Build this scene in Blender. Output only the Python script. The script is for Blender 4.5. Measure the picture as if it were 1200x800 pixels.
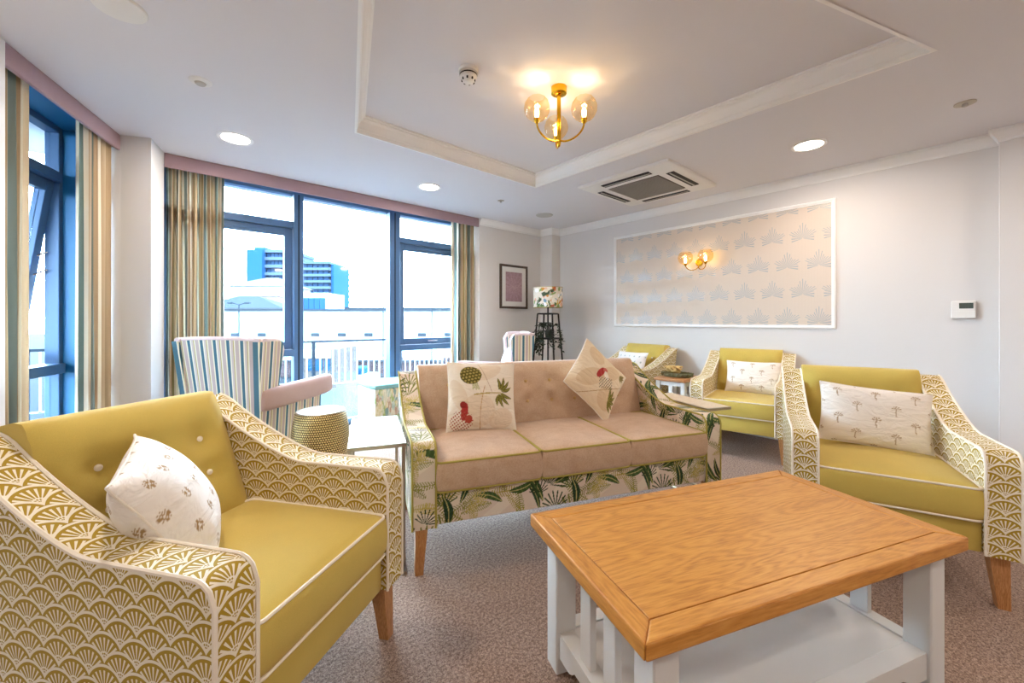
import bpy, bmesh, math, random
import numpy as np
from mathutils import Vector, Matrix
R = math.radians
for o in list(bpy.data.objects): bpy.data.objects.remove(o)
sc = bpy.context.scene
COL = sc.collection
random.seed(7)

# ------------------------------------------------------------------ camera, sky, exposure
cam = bpy.data.cameras.new('camera'); cam.sensor_width = 36.0; cam.lens = 14.43
cam.shift_y = -23.7 / 1200.0; cam.clip_start = 0.02; cam.clip_end = 600
cam_o = bpy.data.objects.new('camera', cam); COL.objects.link(cam_o)
cam_o.location = (0, 0, 1.15); cam_o.rotation_euler = (R(90), 0, R(-41.75))
sc.camera = cam_o
world = bpy.data.worlds.new('overcast_sky'); sc.world = world; world.use_nodes = True
bg = world.node_tree.nodes['Background']
bg.inputs[0].default_value = (0.57, 0.80, 1.0, 1); bg.inputs[1].default_value = 27.0
sc.view_settings.view_transform = 'Standard'; sc.view_settings.look = 'None'
sc.view_settings.exposure = 0.86; sc.view_settings.gamma = 1.0
sc.view_settings.use_curve_mapping = False
LAMP_W = 9.0                 # one recessed downlight
WARM = (1.0, 0.86, 0.72)

# ------------------------------------------------------------------ colour + node helpers
def lin(h):
    h = h.lstrip('#'); o = []
    for i in (0, 2, 4):
        c = int(h[i:i+2], 16) / 255.0
        o.append(c / 12.92 if c <= 0.04045 else ((c + 0.055) / 1.055) ** 2.4)
    return tuple(o)
def rgba(c):
    if isinstance(c, str): c = lin(c)
    return (c[0], c[1], c[2], 1.0)

class X:
    """a node socket with arithmetic"""
    def __init__(s, nt, so): s.nt = nt; s.so = so
    def m(s, op, a, b=None, c=None):
        n = s.nt.nodes.new('ShaderNodeMath'); n.operation = op
        for i, v in enumerate((a, b, c)):
            if v is None: continue
            if isinstance(v, X): s.nt.links.new(v.so, n.inputs[i])
            else: n.inputs[i].default_value = float(v)
        return X(s.nt, n.outputs[0])
    def __add__(s, o): return s.m('ADD', s, o)
    __radd__ = __add__
    def __sub__(s, o): return s.m('SUBTRACT', s, o)
    def __rsub__(s, o): return s.m('SUBTRACT', o, s)
    def __mul__(s, o): return s.m('MULTIPLY', s, o)
    __rmul__ = __mul__
    def __truediv__(s, o): return s.m('DIVIDE', s, o)
    def lt(s, o): return s.m('LESS_THAN', s, o)
    def gt(s, o): return s.m('GREATER_THAN', s, o)
    def floor(s): return s.m('FLOOR', s)
    def abs(s): return s.m('ABSOLUTE', s)
    def sqrt(s): return s.m('SQRT', s)
    def cos(s): return s.m('COSINE', s)
    def sin(s): return s.m('SINE', s)
    def atan2(s, o): return s.m('ARCTAN2', s, o)
    def frac(s): return s.m('FRACT', s)
    def mod(s, o): return s.m('FLOORED_MODULO', s, o)
    def mx(s, o): return s.m('MAXIMUM', s, o)
    def mn(s, o): return s.m('MINIMUM', s, o)
    def pw(s, o): return s.m('POWER', s, o)

class Mat:
    def __init__(s, name, color='#808080', rough=0.6, metal=0.0, spec=0.4, sheen=0.0, coat=0.0):
        s.m = bpy.data.materials.new(name); s.m.use_nodes = True
        s.nt = s.m.node_tree; s.b = s.nt.nodes['Principled BSDF']; s.out = s.nt.nodes['Material Output']
        s.b.inputs['Base Color'].default_value = rgba(color)
        s.b.inputs['Roughness'].default_value = rough; s.b.inputs['Metallic'].default_value = metal
        s.b.inputs['Specular IOR Level'].default_value = spec
        s.b.inputs['Sheen Weight'].default_value = sheen; s.b.inputs['Coat Weight'].default_value = coat
        s._uv = None
    def node(s, t, **k):
        n = s.nt.nodes.new(t)
        for a, v in k.items(): setattr(n, a, v)
        return n
    def coord(s, kind='UV'):
        n = s.node('ShaderNodeTexCoord'); return n.outputs[kind]
    def xyz(s, kind='UV'):
        n = s.node('ShaderNodeSeparateXYZ'); s.nt.links.new(s.coord(kind), n.inputs[0])
        return [X(s.nt, n.outputs[i]) for i in range(3)]
    def noise(s, scale, kind='Object', detail=2.0, stretch=None, vec=None, dist=0.0):
        n = s.node('ShaderNodeTexNoise'); n.inputs['Scale'].default_value = scale
        n.inputs['Detail'].default_value = detail; n.inputs['Distortion'].default_value = dist
        v = vec if vec is not None else s.coord(kind)
        if stretch:
            mp = s.node('ShaderNodeMapping'); mp.inputs['Scale'].default_value = stretch
            s.nt.links.new(v, mp.inputs[0]); v = mp.outputs[0]
        s.nt.links.new(v, n.inputs['Vector']); return X(s.nt, n.outputs[0])
    def mix(s, fac, a, b):
        n = s.node('ShaderNodeMix', data_type='RGBA')
        if isinstance(fac, X): s.nt.links.new(fac.so, n.inputs[0])
        else: n.inputs[0].default_value = fac
        for i, v in ((6, a), (7, b)):
            if isinstance(v, X): s.nt.links.new(v.so, n.inputs[i])
            else: n.inputs[i].default_value = rgba(v)
        return X(s.nt, n.outputs[2])
    def ramp(s, fac, stops, interp='LINEAR'):
        n = s.node('ShaderNodeValToRGB'); cr = n.color_ramp; cr.interpolation = interp
        while len(cr.elements) < len(stops): cr.elements.new(0.5)
        for e, (p, c) in zip(cr.elements, stops): e.position = p; e.color = rgba(c)
        s.nt.links.new(fac.so, n.inputs[0]); return X(s.nt, n.outputs[0])
    def color(s, x): s.nt.links.new(x.so, s.b.inputs['Base Color']); return s
    def rough(s, x): s.nt.links.new(x.so, s.b.inputs['Roughness']); return s
    def bump(s, x, strength=0.3, dist=0.01):
        n = s.node('ShaderNodeBump'); n.inputs['Strength'].default_value = strength
        n.inputs['Distance'].default_value = dist
        s.nt.links.new(x.so, n.inputs['Height']); s.nt.links.new(n.outputs[0], s.b.inputs['Normal']); return s
    def emit(s, c, st):
        s.b.inputs['Emission Color'].default_value = rgba(c); s.b.inputs['Emission Strength'].default_value = st; return s

M = {}
def plain(key, color, rough=0.6, **k):
    M[key] = Mat(key, color, rough, **k).m
def fabric(key, color, dark=0.86, scale=900, rough=0.9):
    m = Mat(key, color, rough, spec=0.2, sheen=0.15)
    n = m.noise(scale, 'Object', 1.0)
    c = lin(color) if isinstance(color, str) else color
    big = m.noise(9, 'Object', 2.0)
    f = (n * 0.7 + big * 0.3)
    m.color(m.mix((f - 0.3) * 2.2, tuple(x * dark for x in c), tuple(min(1, x * 1.08) for x in c)))
    m.bump(n, 0.25, 0.002); M[key] = m.m
    return m

# plain materials
def wallpaint(key, color):
    m = Mat(key, color, 0.85, spec=0.2); m.bump(m.noise(260, 'Object', 1.0), 0.06, 0.002); M[key] = m.m
wallpaint('wall_paint', '#dedad7'); wallpaint('ceiling_paint', '#dfdde0')
plain('white_gloss', '#f1f0ee', 0.35); plain('white_plastic', '#e8e6e2', 0.4); plain('grey_plastic', '#b9b4ac', 0.5)
plain('black_metal', '#141414', 0.45); plain('dark_slot', '#10151c', 0.6); plain('brass', '#d9a92c', 0.2, metal=1.0)
plain('nickel', '#b7ad9c', 0.28, metal=1.0)
plain('frame_blue', '#45658a', 0.42); plain('reveal_blue', '#1f6b98', 0.45); plain('frame_rubber', '#11283c', 0.6); plain('chrome', '#d8dade', 0.15, metal=1.0)
plain('piping_white', '#f0e6d4', 0.8); plain('piping_olive', '#a89a48', 0.8)
plain('picture_frame', '#4a3d33', 0.5); plain('grille_grey', '#5f5b54', .7); plain('grille_bar', '#a39e94', .6); plain('button_tan', '#c3a06a', .7); plain('lcd', '#4b5550', 0.2)
fabric('mustard', '#ceb35a'); fabric('linen', '#efe6d8'); fabric('pink_velvet', '#b99c95', 0.9, 500); fabric('pink_light', '#d8c6c8', 0.9, 500)
m = fabric('pelmet_fabric', '#a58a90', 0.88, 700)
# suede-look sofa hide
m = Mat('sofa_suede', '#b8987e', 0.7, spec=0.25, sheen=0.2)
n = m.noise(14, 'Object', 5.0, dist=0.6); n2 = m.noise(160, 'Object', 2.0)
m.color(m.ramp(n * 0.5 + n2 * 0.5, [(0.3, '#b79579'), (0.52, '#c6a68a'), (0.72, '#d0b398')])); m.bump(n2, 0.12, 0.003); M['sofa_suede'] = m.m
# carpet
m = Mat('carpet', '#8a7263', 0.95, spec=0.1)
n = m.noise(230, 'Object', 2.0); n2 = m.noise(90, 'Object', 1.0)
m.color(m.ramp(n * 0.6 + n2 * 0.4, [(0.34, '#67544a'), (0.5, '#9a8376'), (0.66, '#c7ae9e')])); m.bump(n, 0.7, 0.006); M['carpet'] = m.m
# woods
def wood(key, a, b, c, axis=(1, 14, 14), scale=3.2, rough=0.42):
    m = Mat(key, b, rough, spec=0.4)
    n = m.noise(scale, 'Object', 2.0, stretch=axis, dist=0.35)
    g = m.noise(scale * 22, 'Object', 3.0, stretch=(axis[0] * 0.7, axis[1] * 1.0, axis[2] * 1.0))
    rings = ((n * 95.0).sin() * 0.5 + 0.5)
    f = rings * 0.16 + n * 0.26 + g * 0.58
    m.color(m.ramp(f, [(0.30, a), (0.5, b), (0.72, c)])); m.bump(g, 0.08, 0.002); M[key] = m.m
wood('oak', '#ab6d2a', '#c6863a', '#d3974b', (1, 7, 7), 1.3, 0.42); wood('oak_cross', '#ab6d2a', '#c38338', '#d09448', (7, 1, 7), 1.3, 0.42)
wood('leg_wood', '#8e5a30', '#b47c4a', '#c69361', (12, 12, 1), 3.0)
wood('pale_wood', '#cdb899', '#e2d3bb', '#efe5d4', (1, 12, 12), 3.0)
M_paint = Mat('grey_white_paint', '#d8d8d6', 0.45); M['table_paint'] = M_paint.m
# glass
def glass(key, tint, refl):
    m = Mat(key); nt = m.nt
    t = m.node('ShaderNodeBsdfTransparent'); t.inputs[0].default_value = rgba(tint)
    g = m.node('ShaderNodeBsdfGlossy'); g.inputs[1].default_value = 0.03
    x = m.node('ShaderNodeMixShader'); x.inputs[0].default_value = refl
    nt.links.new(t.outputs[0], x.inputs[1]); nt.links.new(g.outputs[0], x.inputs[2]); nt.links.new(x.outputs[0], m.out.inputs[0])
    M[key] = m.m
glass('pane_glass', (0.96, 0.98, 1.0), 0.05); glass('amber_glass', (1.0, 0.86, 0.62), 0.14)
M['bulb'] = Mat('bulb', '#fff0d8').emit((1.0, 0.72, 0.38), 14.0).m
M['downlight_glow'] = Mat('downlight_glow', '#fff8ee').emit((1.0, 0.90, 0.78), 14.0).m

# art-deco fan weave (uv in metres)
def fan_mat(key, ground, thread, w=0.092):
    m = Mat(key, ground, 0.88, spec=0.2, sheen=0.1)
    u, v, _ = m.xyz('UV')
    hr = w * 0.385; Rr = w * 0.635
    j = (v / hr).floor()
    def cell(k):
        row = j - k
        off = row.mod(2.0) * 0.5
        a = u / w + off
        dx = (a - (a + 0.5).floor()) * w
        dy = v - row * hr
        r = (dx * dx + dy * dy).sqrt()
        return r, dx.atan2(dy)
    r1, t1 = cell(1.0); r0, t0 = cell(0.0)
    in1 = r1.lt(Rr)
    r = in1 * r1 + (1.0 - in1) * r0; t = in1 * t1 + (1.0 - in1) * t0
    q = r / Rr
    arc = q.gt(0.89)
    spoke = (t * 21.0).cos().gt(0.34 - (q - 0.3) * 0.2) * q.gt(0.24) * q.lt(0.77)
    knot = q.lt(0.26) * ((q * 62.0).sin() + (t * 12.0).sin()).gt(-0.1)
    ring = (q - 0.25).abs().lt(0.022)
    mask = arc.mx(spoke).mx(knot).mx(ring)
    m.color(m.mix(mask, ground, thread)); M[key] = m.m
fan_mat('fan_weave', '#a88a25', '#f0e7d2')
# printed colours held on the mesh
m = Mat('printed_cloth', '#ffffff', 0.88, spec=0.2, sheen=0.1)
a = m.node('ShaderNodeVertexColor'); a.layer_name = 'print'; m.color(X(m.nt, a.outputs[0])); m.bump(m.noise(700, 'Object', 1.0), 0.2, 0.002); M['printed_cloth'] = m.m

m = Mat('cushion_cloth', '#ffffff', 0.88, spec=0.2, sheen=0.1)
a = m.node('ShaderNodeVertexColor'); a.layer_name = 'print'; m.color(X(m.nt, a.outputs[0]))
m.bump(m.noise(7, 'Object', 3.0, stretch=(1, 1, 2.2), dist=1.5) * 1.0 + m.noise(700, 'Object', 1.0) * .02, 0.55, 0.03); M['cushion_cloth'] = m.m
# striped cloths
def stripes(key, period, bands, trans=0.0, rough=0.85):
    m = Mat(key, '#ffffff', rough, spec=0.2)
    u, v, _ = m.xyz('UV')
    f = (u / period).frac(); p = 0.0; tot = sum(b[0] for b in bands); st = []
    for wdt, c in bands: st.append((p / tot, c)); p += wdt
    fine = m.noise(900, 'UV', 1.0)
    c = m.ramp(f, st, 'CONSTANT'); m.color(c); m.bump(fine, 0.2, 0.002)
    if trans > 0:
        t = m.node('ShaderNodeBsdfTranslucent'); m.nt.links.new(c.so, t.inputs[0])
        x = m.node('ShaderNodeMixShader'); x.inputs[0].default_value = trans
        m.nt.links.new(m.b.outputs[0], x.inputs[1]); m.nt.links.new(t.outputs[0], x.inputs[2]); m.nt.links.new(x.outputs[0], m.out.inputs[0])
    M[key] = m.m
stripes('curtain_stripe', 0.30, [(2.6, '#7b8680'), (1.0, '#d9cfb8'), (2.6, '#b89d7c'), (0.9, '#efe6d0'), (2.4, '#c6ab8c'), (1.0, '#988659'), (2.4, '#d8c3a2'), (0.8, '#b9a89a'), (1.6, '#6b807c'), (1.0, '#e4dcc8'), (2.6, '#c0a684'), (1.0, '#a4906a'), (2.2, '#dccab0')], 0.13)
stripes('chair_stripe', 0.104, [(2.1, '#4f7585'), (0.9, '#e9e2c8'), (2.5, '#c3b0aa'), (0.8, '#e9e2ca'), (0.6, '#b9a56a'), (1.5, '#cdbfb6'), (0.9, '#ece6d2')])

# ------------------------------------------------------------------ mesh helpers
def tag(o, label=None, cat=None, group=None, kind=None):
    if label: o['label'] = label
    if cat: o['category'] = cat
    if group: o['group'] = group
    if kind: o['kind'] = kind
    return o
def empty(name, loc=(0, 0, 0), rz=0.0, parent=None):
    o = bpy.data.objects.new(name, None); COL.objects.link(o); o.location = loc; o.rotation_euler = (0, 0, rz)
    o.empty_display_size = 0.1; o.parent = parent; return o
def link(name, me, mat, parent=None, loc=(0, 0, 0), rot=(0, 0, 0), smooth=35):
    o = bpy.data.objects.new(name, me); COL.objects.link(o)
    if mat and not me.materials: me.materials.append(M[mat])
    o.parent = parent; o.location = loc; o.rotation_euler = rot
    if smooth:
        me.polygons.foreach_set('use_smooth', [True] * len(me.polygons)); me.set_sharp_from_angle(angle=R(smooth))
    return o
def children(o): return [c for c in bpy.data.objects if c.parent == o]
def copy_tree(o, parent=None):
    c = o.copy(); COL.objects.link(c); c.parent = parent
    for ch in children(o): copy_tree(ch, c)
    return c

class MB:
    def __init__(s): s.v = []; s.f = []; s.uv = []
    def quadgrid(s, P, UV=None, flip=False):
        """P[i][j] points"""
        b = len(s.v); ni = len(P); nj = len(P[0])
        for r in P: s.v.extend([tuple(p) for p in r])
        for i in range(ni - 1):
            for j in range(nj - 1):
                idx = [(i, j), (i + 1, j), (i + 1, j + 1), (i, j + 1)]
                if flip: idx.reverse()
                s.f.append([b + a * nj + c for a, c in idx])
                s.uv.append([UV[a][c] if UV else (a / (ni - 1), c / (nj - 1)) for a, c in idx])
        return s
    def poly(s, pts, uv=None):
        b = len(s.v); s.v.extend([tuple(p) for p in pts]); s.f.append(list(range(b, b + len(pts))))
        s.uv.append(uv if uv else [(p[0], p[1]) for p in pts]); return s
    def box(s, x0, x1, y0, y1, z0, z1):
        c = [(x0, y0, z0), (x1, y0, z0), (x1, y1, z0), (x0, y1, z0), (x0, y0, z1), (x1, y0, z1), (x1, y1, z1), (x0, y1, z1)]
        b = len(s.v); s.v.extend(c)
        for f, ax in (((0, 3, 2, 1), (0, 1)), ((4, 5, 6, 7), (0, 1)), ((0, 1, 5, 4), (0, 2)), ((2, 3, 7, 6), (0, 2)), ((1, 2, 6, 5), (1, 2)), ((3, 0, 4, 7), (1, 2))):
            s.f.append([b + i for i in f]); s.uv.append([(c[i][ax[0]], c[i][ax[1]]) for i in f])
        return s
    def tube(s, pts, r, n=8, closed=False, cap=True, rads=None):
        pts = [Vector(p) for p in pts]; N = len(pts); rings = []
        prev = None
        for i, p in enumerate(pts):
            a = pts[(i - 1) % N] if (closed or i > 0) else p
            b = pts[(i + 1) % N] if (closed or i < N - 1) else p
            t = (b - a).normalized()
            if prev is None:
                up = Vector((0, 0, 1)) if abs(t.z) < 0.9 else Vector((1, 0, 0))
                nx = t.cross(up).normalized()
            else:
                nx = (prev - t * prev.dot(t))
                nx = nx.normalized() if nx.length > 1e-6 else t.orthogonal().normalized()
            prev = nx; ny = t.cross(nx); rr = rads[i] if rads else r
            rings.append([p + nx * math.cos(2 * math.pi * k / n) * rr + ny * math.sin(2 * math.pi * k / n) * rr for k in range(n + 1)])
        if closed: rings.append(rings[0])
        s.quadgrid(rings)
        if cap and not closed:
            s.poly(rings[0][:-1][::-1], [(0, 0)] * n); s.poly(rings[-1][:-1], [(0, 0)] * n)
        return s
    def lathe(s, prof, n=32, center=(0, 0, 0), a0=0.0, a1=2 * math.pi):
        P = []; UV = []; arc = 0.0; last = None
        for r, z in prof:
            if last: arc += math.hypot(r - last[0], z - last[1])
            last = (r, z)
            P.append([(center[0] + r * math.cos(a0 + (a1 - a0) * k / n), center[1] + r * math.sin(a0 + (a1 - a0) * k / n), center[2] + z) for k in range(n + 1)])
            UV.append([(k / n, arc) for k in range(n + 1)])
        return s.quadgrid(P, UV, flip=True)
    def prism(s, plan, z0, z1):
        n = len(plan)
        ar = sum(plan[i][0] * plan[(i + 1) % n][1] - plan[(i + 1) % n][0] * plan[i][1] for i in range(n))
        if ar < 0: plan = plan[::-1]
        s.poly([(x, y, z1) for x, y in plan]); s.poly([(x, y, z0) for x, y in plan[::-1]]); acc = 0
        for i in range(n):
            a, b = plan[i], plan[(i + 1) % n]; L = math.hypot(b[0] - a[0], b[1] - a[1])
            s.poly([(a[0], a[1], z0), (b[0], b[1], z0), (b[0], b[1], z1), (a[0], a[1], z1)], [(acc, z0), (acc + L, z0), (acc + L, z1), (acc, z1)]); acc += L
        return s
    def mesh(s, name, weld=1e-5):
        me = bpy.data.meshes.new(name); me.from_pydata(s.v, [], s.f); me.update()
        ul = me.uv_layers.new(name='UVMap'); flat = [c for f in s.uv for q in f for c in q]
        ul.data.foreach_set('uv', flat)
        if weld:
            bm = bmesh.new(); bm.from_mesh(me); bmesh.ops.remove_doubles(bm, verts=bm.verts, dist=weld); bm.to_mesh(me); bm.free()
        return me
    def build(s, name, mat, parent=None, loc=(0, 0, 0), rot=(0, 0, 0), smooth=35, weld=1e-5):
        return link(name, s.mesh(name, weld), mat, parent, loc, rot, smooth)

def rbox(name, size, mat, parent=None, loc=(0, 0, 0), rot=(0, 0, 0), bev=0.006, seg=2, fn=None, cuts=0):
    """box with rounded edges, centred"""
    bm = bmesh.new(); bmesh.ops.create_cube(bm, size=1.0)
    bmesh.ops.scale(bm, vec=size, verts=bm.verts)
    if cuts: bmesh.ops.subdivide_edges(bm, edges=bm.edges, cuts=cuts, use_grid_fill=True)
    if bev and not cuts: bmesh.ops.bevel(bm, geom=bm.edges, offset=bev, segments=seg, affect='EDGES', profile=0.5)
    if cuts:
        hx, hy, hz = [d / 2 - bev for d in size]
        for v in bm.verts:
            c = Vector((max(-hx, min(hx, v.co.x)), max(-hy, min(hy, v.co.y)), max(-hz, min(hz, v.co.z))))
            d = v.co - c
            if d.length > 1e-9: v.co = c + d.normalized() * bev * min(1.0, d.length / bev if d.length < bev else 1.0)
    if fn:
        for v in bm.verts: v.co = Vector(fn(v.co.x, v.co.y, v.co.z))
    uvl = bm.loops.layers.uv.new('UVMap')
    for f in bm.faces:
        nr = f.normal; ax = max(range(3), key=lambda i: abs(nr[i])); i, j = [(1, 2), (0, 2), (0, 1)][ax]
        for l in f.loops: l[uvl].uv = (l.vert.co[i], l.vert.co[j])
    me = bpy.data.meshes.new(name); bm.to_mesh(me); bm.free()
    return link(name, me, mat, parent, loc, rot)
def boxo(name, x0, x1, y0, y1, z0, z1, mat, parent=None, bev=0.003):
    return rbox(name, (x1 - x0, y1 - y0, z1 - z0), mat, parent, ((x0 + x1) / 2, (y0 + y1) / 2, (z0 + z1) / 2), bev=bev, seg=1)
def leg(name, mat, parent, x, y, z1, w1, w0, dx=0, dy=0):
    """square leg tapering to the floor, splayed by dx, dy"""
    P = []
    for z, w, ox, oy in ((z1, w1, 0, 0), (0.0, w0, dx, dy)):
        P.append([(ox + sx * w / 2, oy + sy * w / 2, z) for sx, sy in ((-1, -1), (1, -1), (1, 1), (-1, 1), (-1, -1))])
    m = MB().quadgrid(P); m.poly([p for p in P[1][:4]][::-1]); m.poly(P[0][:4])
    return m.build(name, mat, parent, (x, y, 0), smooth=0)
def sweep(path, prof, side=1, closed=False):
    """profile [(offset, z)] swept along a plan path with mitred corners; side=+1 offsets to the left of travel"""
    n = len(path); rows = []
    for off, z in prof:
        row = []
        for i in range(n):
            def nrm(a, b):
                d = Vector((b[0] - a[0], b[1] - a[1])).normalized(); return Vector((-d.y, d.x)) * side
            if closed or 0 < i < n - 1:
                n1 = nrm(path[i - 1], path[i]); n2 = nrm(path[i], path[(i + 1) % n]); k = n1 + n2; k = k / k.dot(n1)
            elif i == 0: k = nrm(path[0], path[1])
            else: k = nrm(path[-2], path[-1])
            row.append((path[i][0] + k.x * off, path[i][1] + k.y * off, z))
        if closed: row.append(row[0])
        rows.append(row)
    return MB().quadgrid(rows)
def paint(o, fn, n_attr='print'):
    """colour every vertex of a print by fn(U, V) from its uv (metres)"""
    me = o.data; nl = len(me.loops)
    uv = np.empty(nl * 2); me.uv_layers[0].data.foreach_get('uv', uv); uv = uv.reshape(-1, 2)
    col = fn(uv[:, 0], uv[:, 1])
    at = me.color_attributes.new(n_attr, 'FLOAT_COLOR', 'CORNER')
    out = np.ones((nl, 4), dtype=np.float32); out[:, :3] = col
    at.data.foreach_set('color', out.ravel()); return o

# ------------------------------------------------------------------ prints
def L3(h): return np.array(lin(h))
def put(c, mask, col, a=1.0):
    mask = np.asarray(mask, dtype=float)[:, None] * a; return c * (1 - mask) + np.array(col) * mask
def loc2(U, V, x, y, ang, T=None):
    dx = U - x; dy = V - y
    if T: dx = (dx + T[0] / 2) % T[0] - T[0] / 2; dy = (dy + T[1] / 2) % T[1] - T[1] / 2
    c, s = math.cos(ang), math.sin(ang); return dx * c + dy * s, -dx * s + dy * c
def leaf(c, U, V, x, y, ang, L, W, col, rib, T=None, cuts=0):
    a, b = loc2(U, V, x, y, ang, T); t = a / L
    prof = W * np.sin(np.pi * np.clip(t, 0, 1)) ** 0.75 * (1 - 0.25 * t)
    b2 = b + 0.10 * L * np.sin(np.pi * np.clip(t, 0, 1))
    ins = (t > 0) & (t < 1) & (np.abs(b2) < prof)
    if cuts: ins &= np.sin(cuts * (t * 6.28 + np.abs(b2) / W * 1.2)) > -0.75
    c = put(c, ins, col)
    st = ins & (np.sin(38 * t - np.sign(b2) * b2 / W * 4.0) > 0.55)
    c = put(c, st, np.array(col) * 1.9, 0.6)
    c = put(c, ins & (np.abs(b2) < W * 0.09), rib)
    return put(c, ins & (np.abs(b2) > prof * 0.86), np.array(col) * 0.4, 0.8)
def fern(c, U, V, x, y, ang, L, W, col, T=None, fq=16):
    a, b = loc2(U, V, x, y, ang, T); t = a / L
    b2 = b + 0.22 * L * np.clip(t, 0, 1) ** 2
    prof = W * np.sin(np.pi * np.clip(t, 0.02, 0.98)) ** 0.6
    ins = (t > 0) & (t < 1) & (np.abs(b2) < prof)
    k = ins & (np.sin(6.283 * fq * t - np.abs(b2) / W * 5.0) > 0.15)
    return put(put(c, k, col), ins & (np.abs(b2) < W * 0.08), col)
def palmfan(c, U, V, x, y, ang, Rr, col, T=None, k=10, spread=1.35):
    a, b = loc2(U, V, x, y, ang, T); r = np.hypot(a, b) / Rr; th = np.arctan2(b, a)
    return put(c, (r < 1 - 0.25 * np.abs(th / spread) ** 2) & (np.abs(th) < spread) & (np.cos(th * k * 2) > -0.35 + 1.1 * r) & (r > 0.06), col)
def blob(c, U, V, x, y, rx, ry, ang, col, T=None, a_=1.0):
    a, b = loc2(U, V, x, y, ang, T); return put(c, (a / rx) ** 2 + (b / ry) ** 2 < 1, col, a_)
TF = (0.66, 0.56)
rf = random.Random(33); STAMPS = []
for i in range(30): STAMPS.append(('f', rf.random() * TF[0], rf.random() * TF[1], rf.uniform(0, 6.28), rf.uniform(.12, .2), rf.uniform(.018, .030), rf.choice(['#a99a4a', '#8d8a45', '#b7a55c', '#8a8550'])))
for i in range(11): STAMPS.append(('p', rf.random() * TF[0], rf.random() * TF[1], rf.uniform(.8, 2.3), rf.uniform(.08, .13), 0, rf.choice(['#4d5a2c', '#7c7b3c', '#31462b'])))
for i in range(14): STAMPS.append(('l', rf.random() * TF[0], rf.random() * TF[1], rf.uniform(.2, 2.9), rf.uniform(.13, .21), rf.uniform(.016, .026), rf.choice(['#233a25', '#2b452b', '#3f562f', '#33502f'])))
for i in range(9): STAMPS.append(('p', rf.random() * TF[0], rf.random() * TF[1], rf.uniform(.8, 2.3), rf.uniform(.05, .08), 0, rf.choice(['#c4b268', '#2a3a22'])))
def floral(U, V):
    c = np.tile(L3('#dccab9'), (len(U), 1))
    c = put(c, np.sin(U * 23 + np.sin(V * 17) * 2) > 0.55, L3('#e4d6c4'))
    for k, x, y, an, Ln, W, col in STAMPS:
        if k == 'f': c = fern(c, U, V, x, y, an, Ln, W, L3(col), TF)
        elif k == 'p': c = palmfan(c, U, V, x, y, an, Ln, L3(col), TF)
        else: c = leaf(c, U, V, x, y, an, Ln, W, L3(col), L3('#c3b877'), TF, 0)
    return c
def palms(U, V):
    c = np.tile(L3('#f1e9df'), (len(U), 1)); tx, ty = 0.165, 0.15
    j = np.floor(V / (ty / 2)).astype(int)
    off = np.where(j % 2 == 0, 0.0, tx / 2)
    dx = (U + off) % tx - tx / 2; dy = V - j * (ty / 2) - 0.012
    br = L3('#b39a7c')
    c = put(c, (np.abs(dx + 0.003 * np.sin(dy * 90)) < 0.0026) & (dy > -.004) & (dy < 0.036), br)
    r = np.hypot(dx, (dy - 0.036) * 1.25); th = np.arctan2(dx, dy - 0.036)
    return put(c, (r < 0.021) & (np.cos(th * 9) > -0.2) & (np.abs(th) < 2.0), br)
def medals(U, V):
    c = np.tile(L3('#f3ede6'), (len(U), 1)); t = 0.085
    j = np.floor(V / t).astype(int); a = (U + np.where(j % 2 == 0, 0, t / 2)) % t - t / 2; b = V % t - t / 2
    r = np.hypot(a, b); th = np.arctan2(b, a)
    return put(put(c, (r < 0.0145) & (np.cos(th * 14) + np.sin(r * 1500) > -0.3), L3('#a98a60')), r < 0.003, L3('#f3ede6'))
def dots(U, V):
    c = np.tile(L3('#f0eeee'), (len(U), 1)); t = 0.07
    j = np.floor(V / t).astype(int); a = (U + np.where(j % 2 == 0, 0, t / 2)) % t - t / 2; b = V % t - t / 2
    return put(c, np.hypot(a, b * 0.8) < 0.008, L3('#a8b4b4'))
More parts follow.
